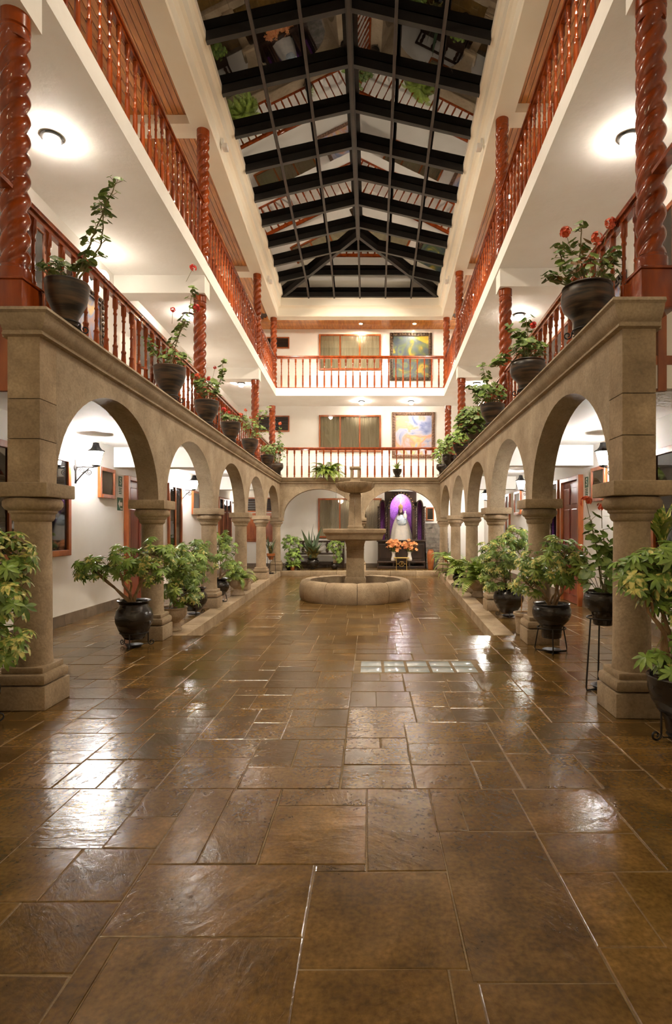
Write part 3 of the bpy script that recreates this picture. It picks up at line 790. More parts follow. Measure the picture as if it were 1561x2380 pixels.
# ---- paintings
def painting(s, a, b, z0, z1, cm, fm, label, fw=.12):
    loc, rz = anchor(s, (a+b)/2, 0); h = abs(b-a)/2
    r = thing('painting', label, 'painting', loc, rz)
    obj('canvas', MB().box(-h+fw*.7, h-fw*.7, -.03, -.004, z0+fw*.7, z1-fw*.7), MT[cm], r)
    mb = MB()
    for (x0, x1, q0, q1) in ((-h,-h+fw,z0,z1),(h-fw,h,z0,z1),(-h+fw,h-fw,z1-fw,z1),(-h+fw,h-fw,z0,z0+fw)): mb.cbox(x0,x1,-.06,0,q0,q1,.015)
    fr = obj('frame', mb, MT[fm], r, 35)
    mb = MB(); per = []
    n1 = int((2*h)/.1); n2 = int((z1-z0)/.1)
    for i in range(n1+1): x = -h+fw/2+(2*h-fw)*i/n1; per += [(x, z0+fw/2), (x, z1-fw/2)]
    for i in range(1, n2): z = z0+fw/2+(z1-z0-fw)*i/n2; per += [(-h+fw/2, z), (h-fw/2, z)]
    for x, z in per: mb.lathe([(0,0),(.03,.006),(.038,.018),(.02,.03),(0,.034)], 6, Matrix.Translation((x,-.055,z)) @ Matrix.Rotation(math.pi/2,4,'X'))
    obj('carving', mb, MT[fm], fr, 60)
painting(0, .76, 2.26, 3.80, 5.40, 'canvas1', 'frame_gilt', 'large blue and pink painting in a carved brown frame, first upper gallery, far wall')
painting(0, .68, 2.15, 6.50, 8.17, 'canvas2', 'frame_dark', 'large dark and yellow painting in a black carved frame, top gallery, far wall')
for s in (-1, 1):
    painting(s, 8.0, 9.1, 3.8, 5.0, 'canvas3', 'frame_dark', 'painting in a dark frame, first upper gallery, %s wall behind the railing' % SIDE[s])
    painting(s, 13.4, 14.6, 6.7, 7.95, 'canvas2' if s < 0 else 'canvas1', 'frame_dark', 'painting in a dark frame, top gallery, %s wall' % SIDE[s])

# ---- lamps
def ceiling_lamp(x, y, z, label, warm='lamp'):
    r = thing('ceiling_lamp', label, 'lamp', (x, y, z), 0, 'round gallery ceiling lamps')
    obj('base', MB().lathe([(.0,0),(.105,0),(.115,-.012),(.11,-.03),(.085,-.04),(0,-.04)], 20), MT['iron'], r, 40)
    obj('shade', MB().lathe([(.082,-.038),(.085,-.06),(.06,-.105),(0,-.122)], 14), MT[warm], r, 60)
wd = ['nearest', 'middle', 'farthest']
for s in (-1, 1):
    for k, y in enumerate((6.2, 11.35, 16.7)):
        ceiling_lamp(PX(s, 3.28, y), y, Z2C, '%s round frosted ceiling lamp of the first upper gallery, %s side' % (wd[k], SIDE[s]))
for k, px in enumerate((840, 955)):
    x, y = (px-VX)*19.1/F, 19.1; ceiling_lamp(x, y, Z2C, 'round frosted ceiling lamp at far end of first upper gallery, %s of two' % ('left' if k == 0 else 'right'))
for k, x in enumerate((-.33, 2.25)): ceiling_lamp(x, 18.85, GCEIL, 'added round frosted ceiling lamp brightening the far ground floor gallery, %s of two' % ('left', 'right')[k], 'lamp')  # both lamps added behind the piers to brighten the far wall
def spot(x, y, label):
    r = thing('recessed_lamp', label, 'lamp', (x, y, Z3C), 0, 'recessed lamps of the top gallery')
    obj('trim_ring', MB().lathe([(.05,.0),(.075,0),(.075,-.012),(.055,-.015),(.05,-.01)], 18), MT['white'], r, 40)
    obj('lens', MB().lathe([(.052,-.004),(.04,-.018),(0,-.022)], 16), MT['lamp_spot'], r, 60)
for s in (-1, 1):
    for k, y in enumerate((4.9+1.2, 11.9, 16.9)):
        spot(PX(s, 3.2, y), y, '%s recessed lamp in the wooden ceiling of the top gallery, %s side' % (wd[k], SIDE[s]))
for k, x in enumerate((-.32, 1.5)): spot(x, 19.3, 'recessed lamp in the far wooden ceiling of the top gallery, %s of two' % ('left' if k == 0 else 'right'))
def lantern(s, y, z, label):
    loc, rz = anchor(s, y, z); r = thing('wall_lantern', label, 'lamp', loc, rz, 'wall lanterns of the ground floor galleries')
    D = -.30
    mb = MB(); mb.lathe([(0,0),(.05,.0),(.045,.02),(0,.025)], 12, Matrix.Translation((0,0,-.17)) @ Matrix.Rotation(math.pi/2,4,'X')); mb.cbox(-.014,.014,-.02,0,-.40,-.05,.004); obj('wall_plate', mb, MT['iron'], r, 40)
    mb = MB(); mb.tube([(0,0,-.17),(0,-.12,-.155),(0,-.24,-.165),(0,D,-.15)], .010, 6)
    mb.tube([(0,-.01,-.38),(0,-.10,-.27),(0,-.2,-.18)], .010, 6); arm = obj('arm', mb, MT['iron'], r, 60)
    mb = MB()
    for (cy, cz, q) in ((-.10,-.215,1),(-.20,-.235,-1)):
        mb.tube([(0, cy+(.045-.0045*k/2)*math.cos(k*.62*q), cz+(.045-.0045*k/2)*math.sin(k*.62*q)) for k in range(16)], .006, 5)
    obj('scroll', mb, MT['iron'], arm, 60)
    T = Matrix.Translation((0, D, 0))
    obj('glass', MB().lathe([(.055,-.13),(.058,-.125),(.105,.06),(.10,.066)], 6, T @ Matrix.Rotation(.52,4,'Z')), MT['lamp_wall'], r, 20)
    obj('cap', MB().lathe([(.125,.062),(.13,.07),(.085,.095),(.058,.13),(.045,.175),(.046,.19),(.0,.2)], 6, T @ Matrix.Rotation(.52,4,'Z')), MT['iron'], r, 30)
    mb = MB(); mb.lathe([(0,-.165),(.03,-.155),(.06,-.14),(.06,-.128),(0,-.126)], 8, T)
    for k in range(6):
        a = .52+k*math.pi/3
        mb.tube([(.060*math.cos(a), D+.060*math.sin(a), -.13), (.110*math.cos(a), D+.110*math.sin(a), .065)], .005, 4)
    obj('cage', mb, MT['iron'], r)
for k, y in enumerate((8.25, 13.35)):
    lantern(-1, y, 2.40, '%s black iron wall lantern on the left ground floor wall' % ('nearest' if k == 0 else 'second'))
for k, y in enumerate((8.1, 13.1, 17.9)):
    lantern(1, y, 2.38, '%s black iron wall lantern on the right ground floor wall' % ('nearest', 'second', 'third')[k])
# frosted globe on the upper left wall, and one more lantern at the left end
def globe(s, y, z, label):
    loc, rz = anchor(s, y, z); r = thing('globe_sconce', label, 'lamp', loc, rz)
    obj('wall_plate', MB().lathe([(0,0),(.06,0),(.05,.03),(.03,.05),(.03,.09),(0,.09)], 16, Matrix.Rotation(math.pi/2,4,'X')), MT['iron'], r, 40)
    obj('globe', MB().lathe([(.0,-.10),(.06,-.085),(.095,-.04),(.1,0),(.09,.045),(.06,.085),(0,.1)], 18, Matrix.Translation((0,-.17,0))), MT['lamp_globe'], r, 60)
globe(-1, 8.75, 5.22, 'glowing white globe sconce on the upper left wall, behind the near potted geranium')
globe(1, 18.9, 7.0, 'glowing sconce at the far right end of the top gallery')
globe(-1, 18.9, 2.2, 'glowing sconce on the left ground floor wall, far corner')
globe(-1, 13.9, 4.75, 'glowing globe sconce on the upper left wall behind the far flowerpots')
# lamps of the entrance hall behind the viewer
for s in (-1, 1): ceiling_lamp(PX(s, 3.1, 2.3), 2.3, Z2C, 'round frosted ceiling lamp of the entrance hall, %s side' % SIDE[s], 'lamp_globe')


for k, x in enumerate((-2.1, 1.5)):
    r = thing('pendant_lamp', 'large warm pendant globe of the entrance hall, %s of two' % ('left', 'right')[k], 'lamp', (x, -.9, 3.3))
    obj('globe', MB().lathe([(0,-.19),(.11,-.155),(.18,-.06),(.18,.06),(.11,.155),(.03,.19)], 16), MT['lamp_hall'], r, 60)
    obj('cap', MB().lathe([(.06,.17),(.06,.21),(.02,.23),(0,.23)], 12), MT['iron'], r, 40)
    obj('cord', MB().tube([(0,0,.22),(0,0,5.0)], .008, 5), MT['iron'], r)
# small floodlights fixed to the ring beam, most added to light the court
def flood(s, y, label):
    x = PX(s, 2.36, y); z = 8.30
    r = thing('floodlight', label, 'lamp', (x, y, z), 0, 'floodlights under the skylight')
    d = -s
    obj('bracket', MB().box(-.02, .02, -.03, .03, -.02, .10), MT['white'], r)
    obj('housing', MB().cbox(-.05+d*.05, .05+d*.05, -.07, .07, -.10, -.01, .012), MT['white'], r)
    l = bpy.data.lights.new('floodlight_lamp', 'SPOT'); l.energy = FLOOD*(.6 if y < 6 else 1); l.color = (1, .86, .66); l.spot_size = math.radians(128); l.spot_blend = .7; l.shadow_soft_size = .12
    o = bpy.data.objects.new('floodlight_lamp', l); COL.objects.link(o); o.parent = r; o.location = (d*.10, 0, -.18)
    o.rotation_euler = Vector((d*.62, .36, -.70)).to_track_quat('-Z', 'Y').to_euler()
for s in (-1, 1):
    for k, y in enumerate((5.0, 10.3, 15.9)):
        flood(s, y, '%s small white floodlight in the partly added fill row on the ring beam, %s side' % (wd[k], SIDE[s]))

# ================================================================== FOUNTAIN
FX, FY = -.32, 12.2
fo = thing('fountain', 'tiered carved stone fountain in a round basin, middle of the court', 'fountain', (FX, FY, SUNK))
prof = [(1.15,0),(1.185,.06),(1.195,.2),(1.185,.31),(1.15,.385),(1.09,.415),(1.0,.415),(.965,.40),(.955,.2),(.955,0)]
nseg = 11
basin = obj('basin_floor', MB().lathe([(0,.0),(.97,.0),(.97,.05),(0,.05)], 40), MT['stone'], fo, 40)
for k in range(nseg):
    a0 = 2*math.pi*(k+.35)/nseg+.004; a1 = 2*math.pi*(k+1.35)/nseg-.004
    mb = MB(); n = 7; rs = []
    for i in range(n+1):
        a = a0+(a1-a0)*i/n; e = .012 if i in (0, n) else 0
        rs.append([((r_-e if r_ > 1.05 else r_+e)*math.cos(a), (r_-e if r_ > 1.05 else r_+e)*math.sin(a), z-(e if z > .3 else 0)) for r_, z in prof])
    mb.rings(rs); obj('basin_block', mb, MT['stone_block'], fo, 50)
obj('water', MB().lathe([(0,.20),(.955,.20),(.955,.205),(0,.205)], 40), MT['water'], fo, 30)
def sq(mb, pr, M_=None):   # square section profile
    mb.rings([[(-r_,-r_,z),(r_,-r_,z),(r_,r_,z),(-r_,r_,z)] for r_, z in pr]); return mb
obj('pedestal', sq(MB(), [(.225,.05),(.225,.40),(.215,.43),(.195,.46),(.188,.47),(.182,1.02),(.19,1.03),(.19,1.05),(.183,1.06),(.183,1.10),(.192,1.11),(.192,1.15),(.205,1.19),(.22,1.235)]), MT['stone_block'], fo, 30)
obj('square_bowl', sq(MB(), [(.30,1.235),(.52,1.25),(.565,1.27),(.585,1.33),(.60,1.37),(.635,1.40),(.64,1.415),(.64,1.475),(.625,1.485),(.56,1.485),(.55,1.43)]), MT['stone_block'], fo, 30)
obj('upper_shaft', sq(MB(), [(.165,1.43),(.165,1.53),(.145,1.56),(.14,1.57),(.118,2.17),(.125,2.18),(.125,2.215),(.112,2.225),(.112,2.25)]), MT['stone_block'], fo, 30)
lob = lambda a, z: 1+.13*abs(math.cos(6*a))*min(1, max(0, (z-2.25)/.06))
obj('shell_bowl', MB().lathe([(.09,2.245),(.2,2.265),(.30,2.31),(.35,2.37),(.37,2.43),(.375,2.465),(.34,2.475),(.30,2.44),(.0,2.40)], 72, None, 0, 2*math.pi, lob), MT['stone_block'], fo, 40)
mb = MB(); sq(mb, [(.11,2.40),(.11,2.50),(.10,2.505),(.10,2.55)])
for x in (-.075, .075):
    for y in (-.075, .075): mb.cbox(x-.026, x+.026, y-.026, y+.026, 2.55, 2.76, .006)
mb.cbox(-.118, .118, -.118, .118, 2.76, 2.81, .008); obj('finial', mb, MT['stone_block'], fo, 30)
mb = MB()
for a in (-1.57, 0.2, 2.95, 1.2, 4.2):
    mb.tube([(.385*math.cos(a), .385*math.sin(a), 2.45), (.42*math.cos(a), .42*math.sin(a), 2.38), (.43*math.cos(a), .43*math.sin(a), 2.0), (.435*math.cos(a), .435*math.sin(a), 1.49)], [.004,.004,.003,.003], 5)
obj('water_jets', mb, MT['stream'], fo, 60)

# ================================================================== FAR END: SHRINE, BENCH, VASES
AX, AY = (932-VX)*19.1/F, 18.95
al = thing('shrine', 'dark carved wooden shrine with purple niches and twisted columns, far right arch', 'shrine', (AX, AY, 0))
obj('plinth', MB().cbox(-.80,.80,0,.72,.0,.09,.01), MT['dark_wood'], al)
obj('ledge', MB().cbox(-.80,.80,-.02,.70,.20,.26,.01), MT['dark_wood'], al)
for x in (-.78, -.26, .26, .78): obj('foot', MB().cbox(x-.03,x+.03,.0,.06,.09,.20,.005), MT['dark_wood'], al)
cab = obj('cabinet', MB().cbox(-.78,.78,.10,.70,.26,.90,.01), MT['dark_wood'], al)
for x in (-.52, 0, .52): obj('cabinet_panel', MB().cbox(x-.22,x+.22,.085,.102,.34,.82,.012), MT['dark_wood'], cab)
obj('table_top', MB().cbox(-.82,.82,.02,.72,.90,.96,.012), MT['dark_wood'], al)
def niche(xc, hw, z0, zs, zt, y0, y1, fw, name):
    """arched frame with a purple back"""
    n = 14
    inn = [(xc-hw, z0)]+[(xc-hw*math.cos(math.pi*i/n), zs+(zt-zs)*math.sin(math.pi*i/n)) for i in range(n+1)]+[(xc+hw, z0)]
    ho = hw+fw
    out = [(xc-ho, z0)]+[(xc-ho*math.cos(math.pi*i/n), zs+(zt-zs+fw)*math.sin(math.pi*i/n)) for i in range(n+1)]+[(xc+ho, z0)]
    m_ = len(inn); mb = MB()
    vs = [(x, y0, z) for x, z in inn]+[(x, y0, z) for x, z in out]+[(x, y1, z) for x, z in inn]+[(x, y1, z) for x, z in out]
    fs = []
    for i in range(m_-1):
        fs += [(i, i+1, m_+i+1, m_+i), (2*m_+i, 3*m_+i, 3*m_+i+1, 2*m_+i+1), (i, 2*m_+i, 2*m_+i+1, i+1), (m_+i, m_+i+1, 3*m_+i+1, 3*m_+i)]
    fs += [(0, m_, 3*m_, 2*m_), (m_-1, 3*m_-1, 4*m_-1, 2*m_-1)]
    mb.add(vs, fs); fr = obj(name, mb, MT['dark_wood'], al, 30)
    mb = MB(); mb.rings([[(x, y, z) for x, z in inn] for y in (y1-.02, y1)]); obj('purple_backing', mb, MT['purple'], fr)
    return fr
obj('back_board', MB().cbox(-.55,.55,.60,.66,.96,2.62,.01), MT['dark_wood'], al)
nf = niche(0, .375, .96, 2.02, 2.50, .14, .60, .085, 'centre_niche')
mb = MB()
for i in range(15):
    a = math.pi*i/14; mb.lathe([(0,0),(.018,.01),(.012,.03),(0,.035)], 6, Matrix.Translation((-.415*math.cos(a),.14,2.03+.51*math.sin(a))) @ Matrix.Rotation(math.pi/2,4,'X'))
obj('gilt_bead', mb, MT['gold'], nf, 60)
for x in (-.62, .64): niche(x, .075, .96, 2.1, 2.28, .30, .60, .04, 'side_niche')
for x in (-.745, -.505, .49, .775):
    mb = MB(); rs = []
    for k in range(90):
        z = .98+1.07*k/89
        rs.append([((.026+.014*abs(math.cos(a-2*math.pi*z/.17)))*math.cos(a)+x, (.026+.014*abs(math.cos(a-2*math.pi*z/.17)))*math.sin(a)+.16, z) for a in [2*math.pi*i/14 for i in range(14)]])
    mb.rings(rs); mb.cbox(x-.05,x+.05,.11,.21,2.05,2.09,.006); mb.cbox(x-.05,x+.05,.11,.21,.955,.985,.006); obj('twisted_post', mb, MT['dark_wood'], al, 60)
obj('niche_light', MB().lathe([(0,-.03),(.03,-.02),(.035,0),(.02,.025),(0,.03)], 12, Matrix.Translation((-.02,.25,2.42))), M('niche_bulb', (.9,.9,.9), emis=((.95,.92,1), 220)), al, 60)
# statue in the niche
stt = thing('statue', 'small robed and crowned statue in ivory and pale blue inside the shrine', 'statue', (AX, AY+.36, .96))
fold = lambda a, z: 1+.05*math.cos(9*a)*max(0, 1-z/.9)
obj('robe', MB().lathe([(.36,0),(.355,.05),(.31,.30),(.25,.52),(.18,.70),(.10,.83),(.055,.87),(0,.88)], 54, Matrix.Scale(.55,4,(0,1,0)), 0, 2*math.pi, fold), MT['robe'], stt, 60)
obj('bodice', MB().lathe([(.02,.44),(.13,.47),(.165,.55),(.15,.64),(.10,.74),(.05,.80)], 24, Matrix.Translation((.02,-.09,0)) @ Matrix.Scale(.6,4,(0,1,0))), MT['blue'], stt, 60)
hd = obj('head', MB().lathe([(.0,.83),(.03,.84),(.05,.875),(.056,.92),(.05,.965),(.03,.99),(0,1.0)], 20, Matrix.Translation((-.01,-.06,0))), MT['skin'], stt, 60)
mb = MB(); mb.lathe([(0,0),(.009,.004),(.008,.012),(0,.016)], 8, Matrix.Translation((-.01,-.108,.915)) @ Matrix.Rotation(math.pi/2,4,'X')); obj('nose', mb, MT['skin'], hd, 60)
mb = MB()
for x in (-.03, .01): mb.lathe([(0,0),(.007,.002),(0,.004)], 8, Matrix.Translation((x,-.112,.93)) @ Matrix.Rotation(math.pi/2,4,'X'))
obj('eyes', mb, MT['black'], hd)
obj('hair', MB().lathe([(.075,.78),(.078,.86),(.072,.94),(.05,.995),(0,1.01)], 20, Matrix.Translation((-.01,-.03,0))), MT['dark_wood'], stt, 60)
obj('crown', MB().lathe([(.05,.985),(.07,1.05),(.06,1.10),(.02,1.13),(.012,1.16),(.012,1.25),(0,1.26)], 16, Matrix.Translation((-.01,-.05,0)), 0, 2*math.pi, lambda a, z: 1+.12*math.cos(8*a)), MT['gold'], stt, 50)
mb = MB(); mb.lathe([(.0,.70),(.06,.71),(.065,.78),(.035,.85),(.02,.86),(.035,.885),(.035,.92),(0,.95)], 16, Matrix.Translation((.13,-.11,0))); obj('child_figure', mb, MT['white'], stt, 60)
mb = MB(); mb.tube([(-.10,-.10,.74),(-.13,-.16,.66),(-.05,-.20,.62)], [.03,.026,.018], 8); mb.tube([(.10,-.10,.74),(.16,-.16,.68),(.12,-.19,.66)], [.03,.026,.018], 8); obj('sleeves', mb, MT['blue'], stt, 60)
stt.scale = (1.06, 1, 1.06)
# gold altar table in front
gt = thing('gilt_table', 'small gilt stand with round monogram, in front of the shrine', 'table', (AX-.01, AY-.19, 0))
obj('table_top', MB().cbox(-.26,.26,-.1,.1,.36,.395,.006), MT['gold'], gt)
for x in (-.17, .17):
    for y in (-.08, .08): obj('leg', MB().tube([(x,y,0),(x,y,.36)], .011, 8), MT['gold'], gt, 60)
mb = MB(); mb.tube([(.085*math.cos(a), -.08, .18+.085*math.sin(a)) for a in [2*math.pi*i/24 for i in range(24)]], .007, 6, None, True)
mb.tube([(-.05,-.08,.11),(0,-.08,.25),(.05,-.08,.11)], .008, 6); mb.tube([(0,-.08,.12),(0,-.08,.25),(.04,-.08,.23),(.04,-.08,.2),(0,-.08,.18)], .007, 6); mb.tube([(-.085,-.08,.18),(-.17,-.08,.18)], .006, 6); mb.tube([(.085,-.08,.18),(.17,-.08,.18)], .006, 6)
obj('monogram', mb, MT['gold'], gt, 60)
def bouquet(x, label):
    r = thing('flower_vase', label, 'vase', (AX+x, AY+.03, .26), 0, 'lily vases before the shrine')
    obj('vase', MB().lathe([(.0,0),(.07,0),(.085,.02),(.09,.06),(.07,.13),(.055,.2),(.06,.27),(.075,.31),(.07,.31),(.05,.27)], 20), MT['white'], r, 50)
    rg = random.Random(int(x*100)+77)
    sm = MB(); lf = MB()
    for k in range(44):
        a = rg.uniform(0, 6.28); rr = rg.uniform(.02, .25); z = rg.uniform(.40, .72)-rr*.3
        p = (rr*math.cos(a), rr*math.sin(a)*.6, z); sm.tube([(0,0,.27), p], .004, 4)
        mb = MB(); nrm = Vector((p[0], p[1]-.25, .25)).normalized(); q = nrm.to_track_quat('Z', 'Y').to_matrix().to_4x4()
        for j in range(6):
            b = j*math.pi/3; c, s_ = math.cos(b), math.sin(b); w1 = .024
            mb.add([(0,0,0),(.04*c-w1*s_,.04*s_+w1*c,.022),(.082*c,.082*s_,.018),(.04*c+w1*s_,.04*s_-w1*c,.022)], [(0,1,2,3)], Matrix.Translation(p) @ q)
        obj('flower', mb, MT['orange'], r, None, recalc=False)
    for k in range(30):
        a = rg.uniform(0, 6.28); rr = rg.uniform(.1, .26); z = rg.uniform(.28, .5)
        e = Vector((rr*math.cos(a), rr*math.sin(a)*.6, z)); s_ = Vector((-math.sin(a), math.cos(a), 0))*.012; m_ = e*.55+Vector((0,0,.15))
        lf.add([(0,0,.28), m_-s_, e, m_+s_], [(0,1,2,3)])
    obj('stems', sm, MT['stem_g'], r); o = obj('leaves', lf, MT['leaf'], r, recalc=False); o['kind'] = 'stuff'
bouquet(-.26, 'white vase of orange lilies before the shrine, left of the pair'); bouquet(.27, 'white vase of orange lilies before the shrine, right of the pair')
# terracotta jar and stone steps right of the shrine
jx = (999-VX)*18.95/F
jar = tag(obj('terracotta_jar', MB().lathe([(0,0),(.075,0),(.085,.02),(.11,.30),(.118,.48),(.105,.58),(.08,.62),(.09,.65),(.085,.655),(.06,.62),(0,.6)], 24, Matrix.Translation((jx, 18.75, 0))), MT['terra'], None, 50), 'tall terracotta jar standing right of the shrine', 'jar')
stp = thing('stone_stair', 'grey stone stair flight behind the terracotta jar, far right corner', 'stair', (2.25, 19.15, 0))
for k in range(9):
    mb = MB(); mb.cbox(-.36,.42,.068*k,.068*k+.3-.02*k,.17*k+.002,.17*(k+1)-.002,.006); obj('step', mb, MT['greystone'], stp)
# dark bench under the window
bx0, bx1 = (690-VX)*19.5/F, (800-VX)*19.5/F
be = thing('bench', 'dark wooden bench with slatted back behind the far potted plants', 'bench', ((bx0+bx1)/2, 19.55, 0))
bw_ = (bx1-bx0)/2
obj('seat', MB().cbox(-bw_,bw_,-.24,.18,.46,.51,.01), MT['dark_wood'], be)
obj('back_rail', MB().cbox(-bw_,bw_,.14,.19,.86,.93,.01), MT['dark_wood'], be)
obj('apron', MB().cbox(-bw_+.05,bw_-.05,-.22,-.19,.12,.22,.005), MT['dark_wood'], be)
for i in range(4):
    x = -bw_+.18+(2*bw_-.36)*i/3
    obj('splat', MB().rings([[(x-w1,.155,z),(x+w1,.155,z),(x+w1,.175,z),(x-w1,.175,z)] for w1, z in ((.03,.51),(.06,.6),(.035,.68),(.06,.77),(.03,.86))]), MT['dark_wood'], be)
for x in (-bw_+.04, bw_-.04):
    for y in (-.21, .16): obj('leg', MB().cbox(x-.03,x+.03,y-.03,y+.03,0,.46 if y < 0 else .93,.005), MT['dark_wood'], be)

# ================================================================== PLANTS
def quat_to(n, spin=0):
    return (Vector(n).normalized().to_track_quat('Z', 'Y').to_matrix().to_4x4()) @ Matrix.Rotation(spin, 4, 'Z')
def leaflet(mb, M_, L_, W_, droop, fold=.12):
    """one pointed oval leaf along +x"""
    v = []
    for (t, w_) in ((0,.0),(.25,.7),(.55,1.0),(.82,.62),(1,0)):
        x = L_*t; z = -droop*L_*t*t
        if w_ == 0: v.append((x, 0, z))
        else: v += [(x, -W_*w_/2, z+fold*W_*w_), (x, 0, z), (x, W_*w_/2, z+fold*W_*w_)]
    f = [(0,1,2),(0,2,3),(1,4,5,2),(2,5,6,3),(4,7,8,5),(5,8,9,6),(7,10,8),(8,10,9)]
    mb.add(v, f, M_)
def compound(seed, n=8, petiole=True):
    rg = random.Random(seed); mb = MB()
    for k in range(n):
        a = 2*math.pi*k/n+rg.uniform(-.12,.12)
        leaflet(mb, Matrix.Rotation(a,4,'Z') @ Matrix.Rotation(rg.uniform(-.05,.30),4,'Y'), rg.uniform(.8,1.05), rg.uniform(.27,.36), rg.uniform(.15,.45))
    if petiole: mb.tube([(0,0,0),(.05,.02,-.5),(.15,.0,-1.1)], .025, 3)
    return mb.mesh('leaf', 70, False)
def roundleaf(seed):
    rg = random.Random(seed); mb = MB(); n = 9; v = [(0,0,0)]
    for k in range(n):
        a = 2*math.pi*(k+.3)/n*.94; r_ = rg.uniform(.8,1.05); v.append((r_*math.cos(a), r_*math.sin(a), .16+rg.uniform(-.08,.1)))
    v2 = [(x*.55, y*.55, .02) for x, y, z in v[1:]]
    f = [(0, n+1+i, n+1+(i+1) % n) for i in range(n-1)]+[(n+1+i, 1+i, 1+(i+1), n+2+i) for i in range(n-1)]
    mb.add(v+v2, f); return mb.mesh('leaf', 70, False)
LV = {}
for nm, mat in (('green','leaf'), ('var','leaf_var'), ('lime','leaf_lime')):
    LV[nm] = []
    for k in range(3):
        me = compound(k+len(nm)*7, 8+k % 3); me.materials.append(MT[mat]); LV[nm].append(me)
for nm, mat in (('ger','leaf_ger'), ('dry','leaf_dry')):
    LV[nm] = []
    for k in range(3):
        me = roundleaf(k+len(nm)); me.materials.append(MT[mat]); LV[nm].append(me)
def merge(name, items, mat, parent):
    """join small leaves into one foliage mesh"""
    mb = MB()
    for me, T in items:
        mb.add([v.co.copy() for v in me.vertices], [tuple(p.vertices) for p in me.polygons], T)
    me = mb.mesh(name, 70, False); o = put(name, me, mat, parent); o['kind'] = 'stuff'; return o

LIFT = 0
POTS = {
 'olla':  [(0,0),(.50,0),(.56,.06),(.80,.34),(.98,.66),(1.0,.90),(.92,1.12),(.76,1.26),(.72,1.34),(.80,1.42),(.92,1.48),(.90,1.50),(.74,1.44),(.66,1.36),(0,1.34)],
 'bowl':  [(0,0),(.46,0),(.50,.04),(.55,.42),(.62,.54),(.92,.80),(1.0,1.02),(1.0,1.22),(.95,1.36),(.90,1.40),(.97,1.44),(.95,1.47),(.86,1.42),(.84,1.34),(0,1.32)],
 'cup':   [(0,0),(.42,0),(.46,.05),(.50,.30),(.66,.52),(.86,.80),(.96,1.10),(.98,1.36),(1.0,1.40),(.98,1.43),(.90,1.40),(.88,1.32),(0,1.30)],
 'urn':   [(0,0),(.62,0),(.66,.10),(.60,.18),(.50,.50),(.48,.62),(.56,.74),(.82,.92),(.98,1.2),(1.0,1.5),(.98,1.62),(1.06,1.66),(1.06,1.74),(.94,1.74),(.90,1.62),(0,1.6)],
 'planter': [(0,0),(.80,0),(.82,.04),(.90,1.35),(1.04,1.40),(1.04,1.58),(.90,1.58),(.88,1.46),(0,1.45)],
}
SOILZ = {'olla': 1.36, 'bowl': 1.34, 'cup': 1.33, 'urn': 1.62, 'planter': 1.47}
def stand(x, y, z, r, h, label, foot='scroll', n=3, ph=.5, spread=1.25):
    o = thing('plant_stand', label, 'plant stand', (x, y, z), 0, 'wire plant stands')
    mb = MB(); mb.tube([(r*math.cos(a), r*math.sin(a), h) for a in [2*math.pi*i/28 for i in range(28)]], .007, 6, None, True); obj('ring', mb, MT['iron'], o, 60)
    for k in range(n):
        a = ph+2*math.pi*k/n; c, s_ = math.cos(a), math.sin(a); mb = MB()
        if foot == 'scroll':
            R0 = r*1.02; pts = [(R0*c, R0*s_, h), (R0*c, R0*s_, .05)]
            rr = .036
            for i in range(18):
                t = -math.pi+i*.44; q = rr*(1-i/23)
                pts.append(((R0+rr+q*math.cos(t))*c, (R0+rr+q*math.cos(t))*s_, .045+q*math.sin(t)))
            mb.tube(pts, .0065, 6)
        else:
            q = r*spread; mb.tube([(r*c, r*s_, h), (q*c, q*s_, .03), (q*c*.97, q*s_*.97, .007), (r*.3*c, r*.3*s_, .007)], .007, 6)
        obj('leg', mb, MT['iron'], o, 60)
    if h > .06:
        mb = MB()
        for k in range(n):
            a = ph+2*math.pi*k/n; mb.tube([(r*.96*math.cos(a), r*.96*math.sin(a), .03 if foot == 'scroll' else .008), (0,0,.012)], .005, 5)
        mb.lathe([(0,.012),(.08,.014),(.10,.035),(.094,.035),(.075,.02),(0,.018)], 16); obj('saucer', mb, MT['iron'], o, 50)
    return o
def potted(name, label, cat, x, y, z, r, kind, mat, group, seg=28, hs=1.0):
    o = thing(name, label, cat, (x, y, z), 0, group)
    obj('pot', MB().lathe([(a*r, b*r*hs) for a, b in POTS[kind]], seg), MT[mat], o, 40)
    zz = SOILZ[kind]*r*hs
    obj('soil', MB().lathe([(0,zz+.004),(r*.5,zz+.008),(r*.80,zz)], 16), MT['soil'], o, 60)
    return o, zz
def branch(a, b, rg, n=5, wob=.03):
    a, b = Vector(a), Vector(b); pts = []
    for i in range(n+1):
        t = i/n; p = a.lerp(b, t); k = math.sin(math.pi*t)
        p += Vector((rg.uniform(-wob,wob), rg.uniform(-wob,wob), wob*.5))*k; pts.append(p)
    return pts
